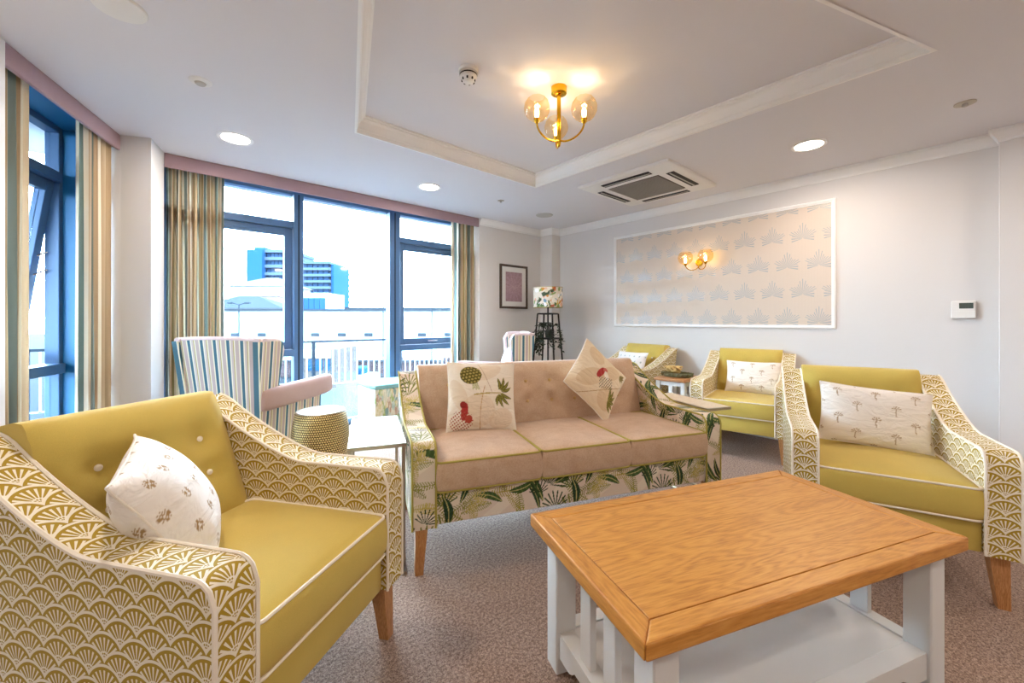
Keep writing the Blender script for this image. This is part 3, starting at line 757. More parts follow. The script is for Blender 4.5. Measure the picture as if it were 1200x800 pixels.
def rr_loop(hx, y0, y1, z, r=.03, n=6, crown=None):
    pts = []
    for cx_, cy_, a0 in ((hx - r, y1 - r, 0), (-hx + r, y1 - r, 90), (-hx + r, y0 + r, 180), (hx - r, y0 + r, 270)):
        for k in range(n + 1):
            a = R(a0 + 90 * k / n); pts.append((cx_ + r * math.cos(a), cy_ + r * math.sin(a), z))
    out = []
    for i, p in enumerate(pts):
        q = pts[(i + 1) % len(pts)]; out.append(p); L = math.dist(p, q)
        for k in range(1, int(L / .05)): f = k / int(L / .05); out.append(tuple(p[j] + (q[j] - p[j]) * f for j in range(3)))
    return out
def seat_cushion(root, xc, hx, y0, y1, z0, z1, mat, pip, crown=.022):
    """boxed seat cushion with domed top and piped edges"""
    hy = (y1 - y0) / 2; yc = (y0 + y1) / 2; hz = (z1 - z0) / 2
    n = 14
    def f(x, y, z):
        a, b = x / hx, y / hy
        d = crown * max(0, 1 - a * a) ** .7 * max(0, 1 - b * b) ** .7
        bulge = .010 * (1 - (z / hz) ** 2)
        return (x + bulge * np.sign(x) * (abs(a) > .97), y + bulge * np.sign(y) * (abs(b) > .97), z + (d if z > 0 else 0))
    o = rbox('seat_cushion', (2 * hx, 2 * hy, 2 * hz), mat, root, (xc, yc, (z0 + z1) / 2), bev=.022, fn=f, cuts=n)
    for zz in (hz - .006, -hz + .006):
        MB().tube(rr_loop(hx - .001, -hy + .001, hy - .001, zz, .024), .005, 6, closed=True).build('piping', pip, o)
    return o
def backrest(root, hx, y_low, y_high, z0, z1, th, mat, cols, rows, btn, pad=.028):
    """sloping tufted back between the arms, dimpled at each button"""
    nx = max(24, int(hx * 2 / .022)); nz = 22; P = []; UV = []
    def front(x, t):
        z = z0 + (z1 - z0) * t; y = y_low + (y_high - y_low) * t
        e = (1 - abs(x / hx) ** 8) * min(1, (1 - t) / .14) ** .5 * min(1, t / .05 + .3)
        d = pad * e
        for c in cols:
            for r in rows:
                q = ((x - c) ** 2 + ((z - r)) ** 2) / .0022
                d -= .024 * math.exp(-q)
        return (x, y - d, z - (0.012 * max(0, abs(x / hx) - .9) / .1 if t > .95 else 0))
    for i in range(nx + 1):
        x = -hx + 2 * hx * i / nx
        col = [front(x, j / nz) for j in range(nz + 1)]
        top = col[-1]
        col += [(x, top[1] + th * .15, z1 + .006), (x, top[1] + th * .5, z1 + .008), (x, y_high + th, z1 - .004), (x, y_high + th, z1 - .03), (x, y_low + th * 1.15, z0)]
        P.append(col); UV.append([(p[0], p[2]) for p in col])
    m = MB().quadgrid(P, UV)
    for side, row in ((0, P[0]), (1, P[-1])): m.poly(row if side == 0 else row[::-1], [(p[1], p[2]) for p in (row if side == 0 else row[::-1])])
    o = m.build('backrest', mat, root, smooth=50)
    for c in cols:
        for r in rows:
            t = (r - z0) / (z1 - z0); x, y, z = front(c, t)
            MB().lathe([(0, .008), (.007, .0065), (.011, .002), (.011, -.002)], 12).build('button', btn, o, (x, y - .001, z), (R(90), 0, 0))
    return o
def make_armchair():
    r = empty('armchair')
    for s in (-1, 1): arm(r, s, .37, .10, -.39, .36, .21, .63, .868, 'fan_weave', 'piping_white')
    rbox('seat_rail', (.538, .70, .125), 'mustard', r, (0, -.02, .2725), bev=.010)
    seat_cushion(r, 0, .268, -.388, .19, .336, .478, 'mustard', 'piping_white')
    backrest(r, .268, .185, .36, .42, .868, .105, 'mustard', (-.15, 0, .15), (.61, .725), 'piping_white', .034)
    for sx in (-1, 1):
        leg('leg', 'leg_wood', r, sx * .318, -.335, .21, .058, .036, sx * .012, -.014)
        leg('leg', 'leg_wood', r, sx * .318, .31, .21, .055, .034, sx * .008, .03)
    return r
proto = make_armchair()
def place_by(o, local, world_xy, th):
    c, s = math.cos(th), math.sin(th); o.rotation_euler = (0, 0, th)
    o.location = (world_xy[0] - c * local[0] + s * local[1], world_xy[1] - s * local[0] - c * local[1], 0)
G_ = 'mustard armchairs with fan-patterned arms'
ARM = []
for i, (lc, wd, th, lb) in enumerate((
        ((.33, -.35), (.657, 1.425), R(34.4), 'large mustard armchair with white fan-patterned arms in the left foreground'),
        ((.33, -.35), (2.567, -.082), R(-72.3), 'mustard fan-patterned armchair just right of the coffee table with a palm cushion'),
        ((.33, -.35), (3.815, 1.00), R(-79), 'mustard fan-patterned armchair with its back to the panelled wall, right of the small side table'),
        ((.37, .44), (4.50, 2.235), R(-98), 'mustard fan-patterned armchair left of the small side table, farthest away'))):
    o = proto if i == 0 else copy_tree(proto); place_by(o, lc, wd, th); tag(o, lb, 'armchair', G_); ARM.append(o)

# the floral three-seat sofa
sofa = empty('sofa'); place_by(sofa, (-.855, -.35), (.926, 1.68), R(-22.25)); SO = (sofa.location.copy(), R(-22.25))
for s in (-1, 1): arm(sofa, s, .885, .105, -.39, .36, .215, .60, .855, 'printed_cloth', 'piping_olive', 230, 130, 32, floral, (0.05 if s < 0 else .30, .07))
P = []; UV = []; ny, nz = 560, 48
prof = [(-.36, .215)] + [(-.378, .225 + (.36 - .225) * k / nz) for k in range(nz + 1)] + [(-.36, .368), (.30, .368)]
for i in range(ny + 1):
    x = -.778 + 1.556 * i / ny; P.append([(x, y, z) for y, z in prof]); UV.append([(x, z + .3) for y, z in prof])
m = MB().quadgrid(P, UV); m.poly([(-.778, -.36, .215), (-.778, .30, .215), (.778, .30, .215), (.778, -.36, .215)])
paint(m.build('seat_rail', 'printed_cloth', sofa, smooth=40), floral)
for k in (-1, 0, 1): seat_cushion(sofa, k * .519, .257, -.40, .19, .368, .514, 'sofa_suede', 'piping_olive', .018)
backrest(sofa, .775, .185, .315, .43, .868, .12, 'sofa_suede', [-.60 + 1.2 * k / 7 for k in range(8)], (.63, .755), 'button_tan', .034)
for sx in (-1, 1):
    leg('leg', 'leg_wood', sofa, sx * .84, -.335, .215, .056, .036, sx * .012, -.014); leg('leg', 'leg_wood', sofa, sx * .84, .31, .215, .055, .034, sx * .008, .03)
tag(sofa, 'three-seat sofa with tan suede cushions and tropical leaf-print arms', 'sofa')
def sofa_pt(x, y, z): v = Matrix.Rotation(SO[1], 3, 'Z') @ Vector((x, y, z)); return (SO[0].x + v.x, SO[0].y + v.y, z)

# ------------------------------------------------------------------ coffee table
ct = empty('coffee_table', (1.433, .509, 0), R(-21.5))
hx, hy, zt, th = .60, .305, .49, .042
bw = .055
boxo('top_panel', -hx + bw + .002, hx - bw - .002, -hy + bw + .002, hy - bw - .002, zt - th, zt - .0006, 'oak', ct, .001)
for s in (-1, 1):          # mitred borders
    a = [(-hx, s * hy), (hx, s * hy), (hx - bw, s * (hy - bw)), (-hx + bw, s * (hy - bw))]
    b = [(s * hx, -hy), (s * hx, hy), (s * (hx - bw), hy - bw), (s * (hx - bw), -hy + bw)]
    for pl, mt in ((a, 'oak'), (b, 'oak_cross')):
        o = MB().prism(pl, zt - th, zt).build('top_border', mt, ct, smooth=0)
        bv = o.modifiers.new('edge', 'BEVEL'); bv.width = .005; bv.segments = 2; bv.limit_method = 'ANGLE'; bv.angle_limit = R(60)
lx, ly, lw = .515, .235, .072
for sx in (-1, 1):
    for sy in (-1, 1):
        boxo('leg', sx * lx - lw / 2, sx * lx + lw / 2, sy * ly - lw / 2, sy * ly + lw / 2, 0, zt - th, 'table_paint', ct, .004)
for sy in (-1, 1): boxo('apron', -lx + lw / 2, lx - lw / 2, sy * ly + sy * .005 - .014, sy * ly + sy * .005 + .014, zt - th - .045, zt - th, 'table_paint', ct, .002)
for sx in (-1, 1): boxo('apron', sx * lx + sx * .005 - .014, sx * lx + sx * .005 + .014, -ly + lw / 2, ly - lw / 2, zt - th - .03, zt - th, 'table_paint', ct, .002)
def rail(name, half, zb, zt_, y, thick, along, parent):
    """shelf rail, its underside cut away in an arc between two feet"""
    n = 24; top = []; bot = []
    for k in range(n + 1):
        a = -half + 2 * half * k / n; d = half - abs(a); lift = .028 * min(1, max(0, (d - .05) / .05)); lift = lift * lift / .028 * 1.0 if lift < .028 else .028
        top.append(a); bot.append(zb + lift)
    m = MB()
    for sgn in (-1, 1):
        P = [[(a, y + sgn * thick / 2, b), (a, y + sgn * thick / 2, zt_)] for a, b in zip(top, bot)]; m.quadgrid(P, None, sgn > 0)
    m.quadgrid([[(a, y - thick / 2, b), (a, y + thick / 2, b)] for a, b in zip(top, bot)], None, True)
    m.quadgrid([[(a, y - thick / 2, zt_), (a, y + thick / 2, zt_)] for a in top])
    return m.build(name, 'table_paint', parent, (0, 0, 0), (0, 0, 0 if along == 'x' else R(90)), smooth=30)
for sy in (-1, 1): rail('shelf_rail', lx - lw / 2, .055, .135, sy * ly, .05, 'x', ct)
for sx in (-1, 1): rail('shelf_rail', ly - lw / 2, .055, .135, sx * lx, .05, 'y', ct)
boxo('shelf_panel', -lx + .027, lx - .027, -ly + .027, ly - .027, .105, .132, 'table_paint', ct, .002)
for sx in (-1, 1):
    for yy in (-.062, .062): boxo('slat', sx * lx - .011, sx * lx + .011, yy - .028, yy + .028, .135, zt - th, 'table_paint', ct, .002)
tag(ct, 'low coffee table with honey oak top and pale grey slatted base', 'coffee table')
# ------------------------------------------------------------------ slim side tables that slide against the sofa
def slide_table(x0, x1, y0, y1, zt, mat, label, ends=(-1, 1)):
    o = empty('slide_table', sofa_pt((x0 + x1) / 2, (y0 + y1) / 2, 0), SO[1]); w, d = (x1 - x0) / 2, (y1 - y0) / 2
    boxo('table_top', -w + .012, w - .012, -d + .012, d - .012, zt - .016, zt, mat, o, .003)
    for nm, a in (('top_frame', (-w, w, -d, -d + .012)), ('top_frame', (-w, w, d - .012, d)), ('top_frame', (-w, -w + .012, -d + .012, d - .012)), ('top_frame', (w - .012, w, -d + .012, d - .012))):
        boxo(nm, *a, zt - .020, zt - .002, 'nickel', o, .001)
    for sx in (-1, 1):
        for sy in ends: boxo('post', sx * (w - .009) - .008, sx * (w - .009) + .008, sy * (d - .05) - .008, sy * (d - .05) + .008, .014, zt - .02, 'nickel', o, .001)
        boxo('foot_bar', sx * (w - .011) - .011, sx * (w - .011) + .011, -d if len(ends) > 1 else 0, d, 0, .014, 'nickel', o, .001)
    boxo('foot_bar', -w + .022, w - .022, d - .06, d - .04, 0, .014, 'nickel', o, .001)
    return tag(o, label, 'side table')
M['marble'] = None
m = Mat('marble', '#bdb8b2', .4); n = m.noise(5, 'Object', 6.0, dist=2.5); m.color(m.ramp(n, [(.42, '#aba8a4'), (.5, '#9a958f'), (.56, '#adaaa6')])); M['marble'] = m.m
slide_table(-1.155, -.905, -.335, .235, .60, 'marble', 'slim metal side table with white marble top beside the gold stool')
slide_table(.905, 1.10, -.27, .27, .612, 'pale_wood', 'slim side table with pale wood top tucked behind the right sofa arm', (1,))
# ------------------------------------------------------------------ gold drum stool
m = Mat('hammered_gold', '#b08d45', .30, metal=.85)
u, v, _ = m.xyz('UV')
row = (v / .016).floor(); a = (u * 78.0 + row.mod(2.0) * .5).frac() - .5; b = (v / .016).frac() - .5
d = (a * a + b * b).sqrt(); bead = d.lt(.40)
m.color(m.mix(bead, '#3f2c12', '#e2c888')); m.bump(0.5 - d, .9, .006); M['hammered_gold'] = m.m
st = empty('drum_stool', (.985, 3.27, 0), 0)
MB().lathe([(.0, .0), (.165, .0), (.170, .01), (.186, .08), (.198, .16), (.203, .24), (.200, .32), (.190, .40), (.178, .462), (.172, .474)], 64).build('body', 'hammered_gold', st, smooth=50)
MB().lathe([(.172, .474), (.166, .482), (.10, .485), (.0, .486)], 64).build('seat_top', 'hammered_gold_top' if 'hammered_gold_top' in M else 'nickel', st, smooth=50)
tag(st, 'barrel-shaped gold beaded drum stool beside the striped wing chair', 'stool')

# ------------------------------------------------------------------ striped wing chairs
def make_wing():
    r = empty('wing_chair')
    # outer back: wider at the top
    P = []; UV = []
    nz_ = 12; nx_ = 16
    for j in range(nz_ + 1):
        t = j / nz_; z = .17 + (1.0 - .17) * t; hw = .315 + .06 * t ** 1.3
        rowp = []; ru = []
        for i in range(nx_ + 1):
            a = -1 + 2 * i / nx_; rowp.append((a * hw, .33 + .09 * t - .012 * a * a, z + .012 * (1 - a * a) * (t ** 6))); ru.append((a * .34, z))
        P.append(rowp); UV.append(ru)
    m = MB().quadgrid(P, UV, True); P2 = [[(p[0], p[1] - .06, p[2]) for p in row] for row in P]; m.quadgrid(P2, UV)
    m.quadgrid([[P[j][0], P2[j][0]] for j in range(nz_ + 1)]); m.quadgrid([[P[j][-1], P2[j][-1]] for j in range(nz_ + 1)], None, True); m.quadgrid([P[0], P2[0]], None, True)
    m.build('outer_back', 'chair_stripe', r, smooth=40)
    MB().tube([(p[0], p[1] - .030, p[2] + .002) for p in P[-1]], .024, 10).build('top_roll', 'pink_light', r)
    rbox('inner_back', (.56, .10, .56), 'pink_velvet', r, (0, .285, .72), (R(-6), 0, 0), .035, 3)
    for s in (-1, 1):
        # side: wing above, arm below, one striped panel
        prof = [(.34, .17), (.43, 1.0), (.20, 1.0), (.17, .93), (.19, .80), (.20, .66), (-.33, .62), (-.33, .17)]
        def xo(y, z): t = max(0, (z - .17) / .83); return .318 + .058 * t ** 1.3 * (1 if y > 0 else 1) - .03 * max(0, (.2 - y)) * 0
        n = len(prof); m = MB()
        outl = [(s * xo(y, z), y, z) for y, z in prof]; inl = [(s * (xo(y, z) - .055), y, z) for y, z in prof]
        uvs = [(y + .02, z) for y, z in prof]
        m.poly(outl if s < 0 else outl[::-1], uvs if s < 0 else uvs[::-1]); m.poly(inl[::-1] if s < 0 else inl, uvs[::-1] if s < 0 else uvs)
        for i in range(n):
            j = (i + 1) % n; q = [outl[i], outl[j], inl[j], inl[i]]; m.poly(q[::-1] if s < 0 else q, [(0.0, 0), (.0, .1), (.03, .1), (.03, 0)])
        m.build('side_panel', 'chair_stripe', r, smooth=0)
        MB().tube([(s * (xo(y, z) - .036), y, z) for y, z in ((.42, 1.004), (.3, 1.006), (.215, 1.0), (.18, .95), (.19, .80), (.20, .68))], .024, 10).build('wing_roll', 'pink_light', r)
        def fa(x, y, z): return (x + s * .012 * (1 - (z / .09) ** 2), y, z + .10 * (-y) * .35 + .03 * max(0, -y - .2))
        rbox('arm_pad', (.085, .78, .17), 'pink_velvet', r, (s * .345, -.015, .575), (0, 0, s * R(3)), .035, fn=fa, cuts=10)
    rbox('seat_base', (.54, .62, .14), 'chair_stripe', r, (0, -.03, .25), bev=.01)
    rbox('seat_cushion', (.53, .58, .14), 'pink_velvet', r, (0, -.06, .395), bev=.035, seg=3)
    for sx in (-1, 1):
        leg('leg', 'leg_wood', r, sx * .28, -.29, .19, .05, .032, 0, -.01); leg('leg', 'leg_wood', r, sx * .27, .28, .19, .05, .032, 0, .03)
    return r
w1 = make_wing()
tag(w1, 'striped wing chair with pink arms seen from behind before the pillar', 'wing chair', 'striped wing chairs')
# camera-frame heading: faces away from the viewer, turned slightly right
def cam2room(X_, Y_): a = R(48.25); return (X_ * math.sin(a) + Y_ * math.cos(a), -X_ * math.cos(a) + Y_ * math.sin(a))
K = cam2room(-1.83, 2.98)
thw = R(-41.75 - 10 + 180)          # local -y (front) points away from the viewer
place_by(w1, (-.355, .40), K, thw)
w2c = copy_tree(w1); w2c['label'] = 'striped wing chair half hidden behind the sofa, beside the floor lamp'
w2c.location = (2.93, 3.62, 0); w2c.rotation_euler = (0, 0, R(-125))

# ------------------------------------------------------------------ patterned cube footstool by the window
m = Mat('scribble_print', '#cfd2bd', .9, spec=.2)
vo = m.node('ShaderNodeTexVoronoi'); vo.inputs['Scale'].default_value = 16; mp = m.node('ShaderNodeMapping'); mp.inputs['Scale'].default_value = (2.2, 2.2, .8)
m.nt.links.new(m.coord('Object'), mp.inputs[0]); m.nt.links.new(mp.outputs[0], vo.inputs['Vector'])
n = m.noise(30, 'Object', 4.0, stretch=(2, 2, .6)); sp = m.node('ShaderNodeSeparateColor'); m.nt.links.new(vo.outputs['Color'], sp.inputs[0])
m.color(m.mix(n.gt(.52) * .55, m.ramp(X(m.nt, sp.outputs[0]), [(0, '#c9c8b4'), (.3, '#a7bcb4'), (.5, '#b59a86'), (.65, '#9fae74'), (.8, '#cfc49a'), (.92, '#7f9a98')], 'CONSTANT'), '#e3e0d2')); M['scribble_print'] = m.m
plain('teal_cloth', '#7fb2b4', .85)
o = empty('cube_footstool', (1.955, 4.21, 0), 0)
rbox('body', (.48, .46, .43), 'scribble_print', o, (0, 0, .245), bev=.012)
rbox('lid', (.49, .47, .045), 'teal_cloth', o, (0, 0, .4825), bev=.016, seg=3)
for sx in (-1, 1):
    for sy in (-1, 1): leg('foot', 'leg_wood', o, sx * .19, sy * .18, .03, .04, .035)
tag(o, 'patterned cube footstool with teal lid in front of the window', 'footstool')

# ------------------------------------------------------------------ small side table with tray between the far armchairs
o = empty('lamp_table', (4.10, 2.005, 0), R(0))
hw, hd, zt = .20, .165, .58
rbox('table_top', (2 * hw + .04, 2 * hd, .028), 'leg_wood', o, (0, 0, zt - .014), bev=.005)
for sx in (-1, 1):
    for sy in (-1, 1): boxo('leg', sx * (hw - .02) - .022, sx * (hw - .02) + .022, sy * (hd - .035) - .022, sy * (hd - .035) + .022, 0, zt - .028, 'table_paint', o, .003)
    boxo('apron', sx * (hw - .02) - .009, sx * (hw - .02) + .009, -hd + .057, hd - .057, zt - .075, zt - .028, 'table_paint', o, .002)
    boxo('slat', sx * (hw - .02) - .008, sx * (hw - .02) + .008, -.02, .02, .14, zt - .075, 'table_paint', o, .002)
for sy in (-1, 1): boxo('apron', -hw + .042, hw - .042, sy * (hd - .035) - .009, sy * (hd - .035) + .009, zt - .075, zt - .028, 'table_paint', o, .002)
boxo('shelf', -hw + .0, hw - .0, -hd + .02, hd - .02, .11, .135, 'table_paint', o, .003)
tag(o, 'small grey side table with brown wood top between two armchairs', 'side table')
plain('wicker', '#6d6a4a', .8); plain('dried_flower', '#d9b675', .9)
tr = empty('basket_tray', (4.07, 2.015, .58), R(96))
MB().lathe([(0, .003), (.125, .003), (.15, .03), (.155, .045), (.148, .045), (.142, .03), (.12, .008), (0, .008)], 26).build('bowl', 'wicker', tr); tr.scale = (1.0, .62, 1.0)
for k in range(22):
    a = k * math.pi * 2 / 22
    MB().tube([(.152 * math.cos(a), .152 * math.sin(a), .012), (.157 * math.cos(a + .14), .157 * math.sin(a + .14), .045)], .006, 5).build('weave_strand', 'wicker', tr)
tag(tr, 'oval dark wicker tray on the small grey side table', 'tray')
rr = random.Random(4)
for k in range(7):
    a = rr.uniform(0, 6.28); q = .085 * rr.random() ** .6; lx_, ly_ = q * math.cos(a) * 1.15, q * math.sin(a) * .55
    c, s = math.cos(R(96)), math.sin(R(96))
    e = empty('dried_flower', (4.07 + c * lx_ - s * ly_, 2.015 + s * lx_ + c * ly_, .607 + .004 * k), rr.uniform(0, 6.28))
    MB().lathe([(0, .0), (.018, .004), (.030, .016), (.028, .03), (.016, .04), (0, .042)], 12).build('seed_head', 'dried_flower', e)
    for j in range(7):
        b = j * 2 * math.pi / 7; cb, sb = math.cos(b), math.sin(b)
        MB().quadgrid([[(cb * .018 - sb * w_, sb * .018 + cb * w_, .028), (cb * .040 - sb * w_ * 1.3, sb * .040 + cb * w_ * 1.3, .042), (cb * .052 - sb * w_ * .3, sb * .052 + cb * w_ * .3, .036)] for w_ in (-.012, 0, .012)]).build('petal', 'dried_flower', e)
    e.scale = (1.35, 1.35, 1.35); tag(e, 'pale golden dried flower head in the dark wicker tray', 'dried flower', 'dried flowers in the wicker tray')

# ------------------------------------------------------------------ floor lamp on a black tapering stand, trailing plant
lx0, ly0 = 4.03, 3.79
fl = empty('floor_lamp', (lx0, ly0, 0), R(20))
zt = 1.25
for sx in (-1, 1):
    for sy in (-1, 1): MB().tube([(sx * .19, sy * .19, 0), (sx * .105, sy * .105, zt)], .012, 4).build('stand_leg', 'black_metal', fl, smooth=0)
def lev(z): t = z / zt; return .19 + (.105 - .19) * t
for z in (.16, .92, zt):
    q = lev(z)
    for a, b in (((-q, -q), (q, -q)), ((q, -q), (q, q)), ((q, q), (-q, q)), ((-q, q), (-q, -q))): MB().tube([(*a, z), (*b, z)], .010, 4).build('stand_bar', 'black_metal', fl, smooth=0)
for z in (.16, .92): q = lev(z) - .01; boxo('shelf', -q, q, -q, q, z - .004, z + .008, 'black_metal', fl, .001)
MB().tube([(0, 0, .17), (0, 0, 1.40)], .011, 10).build('pole', 'black_metal', fl)
def collage(U, V):
    c = np.tile(L3('#eee7d8'), (len(U), 1)); rg = random.Random(9)
    cl = ['#5f7d4c', '#d99a4a', '#7fa3b5', '#c96f4a', '#e9dfc8', '#8fae6a', '#4c5f45', '#d8c56a', '#f4f0e4', '#b5b9a5', '#e8b9a0', '#ffffff']
    for k in range(150):
        x, y, a = rg.random() * 1.24, rg.random() * .26, rg.random() * 3.1; rx, ry = rg.uniform(.012, .045), rg.uniform(.01, .03)
        p_, q_ = loc2(U, V, x, y, a, (1.24, 9)); mk = (np.abs(p_) < rx) & (np.abs(q_) < ry) if k % 3 == 0 else (p_ / rx) ** 2 + (q_ / ry) ** 2 < 1
        c = put(c, mk, L3(cl[k % len(cl)]))
    return c
P = []; UV = []
for i in range(161):
    a = 2 * math.pi * i / 160; P.append([(.195 * math.cos(a), .195 * math.sin(a), 1.335 + .265 * j / 40) for j in range(41)]); UV.append([(1.24 * i / 160, .265 * j / 40) for j in range(41)])
sh = MB().quadgrid(P, UV).build('lamp_shade', 'printed_cloth', fl, smooth=60); paint(sh, collage)
for z in (1.335, 1.60): MB().tube([(.195 * math.cos(2 * math.pi * k / 40), .195 * math.sin(2 * math.pi * k / 40), z) for k in range(40)], .003, 6, closed=True).build('shade_ring', 'piping_olive', sh)
for k in range(3):
    a = k * 2.094; MB().tube([(0, 0, 1.40), (.194 * math.cos(a), .194 * math.sin(a), 1.345)], .003, 5).build('shade_spoke', 'black_metal', fl)
tag(fl, 'floor lamp with colourful patterned drum shade on a black tapering stand', 'floor lamp')
plain('vine_leaf', '#2e3a2b', .6); plain('pot_brown', '#7a5a47', .8); plain('pot_dark', '#3a3f3a', .7)
pl = empty('trailing_plant', (lx0 - .03, ly0 - .05, .93), 0)
MB().lathe([(0, 0), (.05, 0), (.065, .09), (.068, .10), (.058, .10), (.052, .02), (0, .02)], 20).build('pot', 'pot_dark', pl)
rg = random.Random(12)
lf = MB().poly([(0, 0, 0), (.016, .02, .005), (0, .05, 0), (-.016, .02, .005)]).poly([(0, 0, -.001), (-.016, .02, .004), (0, .05, -.001), (.016, .02, .004)]).mesh('leaf_mesh', 0); lf.materials.append(M['vine_leaf'])
for k in range(22):
    a = rg.uniform(0, 6.28); c, s = math.cos(a), math.sin(a); L = rg.uniform(.12, .34); out = rg.uniform(.09, .21)
    pts = []
    for j in range(11):
        t = j / 10; pts.append((c * (.03 + out * math.sin(min(1, t * 1.6) * 1.57)), s * (.03 + out * math.sin(min(1, t * 1.6) * 1.57)), .09 + .10 * math.sin(min(1, t * 2.4) * 3.14) * (1 if t < .42 else 0) - max(0, t - .35) * L * 1.5))
    vn = MB().tube(pts, .0022, 5).build('vine', 'vine_leaf', pl)
    for j in range(2, 11):
        for q in range(2):
            o = link('leaf', lf, None, vn, pts[j], (rg.uniform(-1.0, .6), rg.uniform(-.6, .6), rg.uniform(0, 6.28)), 0)
tag(pl, 'trailing dark-leaved plant on the shelf of the black lamp stand', 'plant')
pb = MB().lathe([(0, 0), (.06, 0), (.105, .05), (.12, .11), (.10, .18), (.06, .215), (.052, .21), (.08, .17), (.09, .11), (0, .04)], 22).build('round_basket', 'pot_brown', None, (lx0 - .26, ly0 - .20, .0))
bpy.data.objects.remove(pb)
pb = empty('round_basket', (lx0 - .04, ly0 - .02, .172)); 
MB().lathe([(.02, 0), (.07, 0), (.115, .06), (.13, .14), (.115, .22), (.07, .27), (.06, .262), (.10, .21), (.115, .14), (.10, .07), (.02, .02)], 22).build('weave', 'pot_brown', pb)
MB().tube([(.066 * math.cos(k * .3142), .066 * math.sin(k * .3142), .268) for k in range(20)], .008, 6, closed=True).build('rim', 'pot_brown', pb)
tag(pb, 'round brown woven basket on the bottom shelf of the lamp stand', 'basket')

# ------------------------------------------------------------------ scatter cushions
def set_on(o, base, rz, tilt, h, roll=0.0, t=.0):
    """stand a cushion on its lower edge at base, leaning back by tilt"""
    Mx = Matrix.Translation(base) @ Matrix.Rotation(rz, 4, 'Z') @ Matrix.Rotation(-tilt, 4, 'X') @ Matrix.Translation((0, 0, h)) @ Matrix.Rotation(roll, 4, 'Y')
    o.matrix_world = Mx
def chair_pt(o, x, y, z): v = Matrix.Rotation(o.rotation_euler[2], 3, 'Z') @ Vector((x, y, z)); return Vector((o.location.x + v.x, o.location.y + v.y, z))
c = pillow('scatter_cushion', .41, .40, .13, jungle, 'cream square cushion with pineapple and parrot print on the left of the sofa', n=150); set_on(c, Vector(sofa_pt(-.44, .03, .52)), SO[1] + R(-3), R(17), .195, R(3))
c = pillow('scatter_cushion', .40, .40, .13, jungle2, 'cream cushion with bird print balanced on one corner in the right of the sofa', n=150); set_on(c, Vector(sofa_pt(.37, .02, .525)), SO[1] + R(14), R(20), .258, R(47))
c = pillow('scatter_cushion', .43, .36, .18, medals, 'white cushion with brown medallion dots in the left foreground armchair', n=120); set_on(c, chair_pt(ARM[0], -.06, .0, .49), ARM[0].rotation_euler[2] + R(48), R(31), .17, R(-4))
c = pillow('scatter_cushion', .47, .32, .12, palms, 'white oblong cushion with brown palm trees in the armchair by the coffee table', n=130); set_on(c, chair_pt(ARM[1], .02, .035, .495), ARM[1].rotation_euler[2] + R(3), R(20), .155, R(5))
c = pillow('scatter_cushion', .44, .30, .12, palms, 'white oblong palm-tree cushion in the armchair against the panelled wall', n=100); set_on(c, chair_pt(ARM[2], .055, .04, .495), ARM[2].rotation_euler[2], R(20), .145, R(0))
c = pillow('scatter_cushion', .42, .32, .12, dots, 'small white dotted cushion in the farthest mustard armchair', n=60); set_on(c, chair_pt(ARM[3], .0, .04, .495), ARM[3].rotation_euler[2], R(20), .155, R(0))
c = pillow('scatter_cushion', .36, .36, .12, dots, 'white cushion in the striped wing chair behind the sofa', n=40); set_on(c, chair_pt(w2c, 0, .12, .50), w2c.rotation_euler[2], R(14), .175, R(0))

# ------------------------------------------------------------------ outside
ext = lambda k, c, r=.9: plain(k, c, r, spec=.03)
ext('paving', '#2a3034'); ext('street', '#12171c'); ext('render_white', '#75797c'); ext('slate', '#20272d'); ext('roof_pale', '#403c3a'); ext('tower_glass', '#0f2236', .3); ext('tower_slab', '#323d47'); ext('tower_side', '#143251'); ext('rail_dark', '#1c242c'); ext('rail_white', '#8d979e'); ext('brick_wall', '#2d2628'); ext('hedge', '#2f4636'); ext('brick_pink', '#7d5a58')
def at(px, Y): return cam2room((px - 600) / 481.0 * Y, Y)
def zat(py, Y): return 1.15 - (py - 376.3) / 481.0 * Y
GZ = -3.2
g = MB().poly([(-140, -60, GZ), (160, -60, GZ), (160, 220, GZ), (-140, 220, GZ)]).build('ground', 'street', smooth=0); g['kind'] = 'structure'
t_ = MB().prism([(-9, 4.80), (9, 4.80), (9, 8.3), (-9, 8.3)], -.35, -.15).prism([(-9, -4), (-4.4, -4), left(1.2, .52), (-.6, 4.80), (-9, 4.80)], -.35, -.15).build('terrace', 'paving', smooth=0); t_['kind'] = 'structure'
CA = R(-41.75)
def ext_root(name, px, Y, label, cat, rz=0.0, group=None):
    x, y = at(px, Y); o = empty(name, (x, y, GZ), CA + rz); return tag(o, label, cat, group)
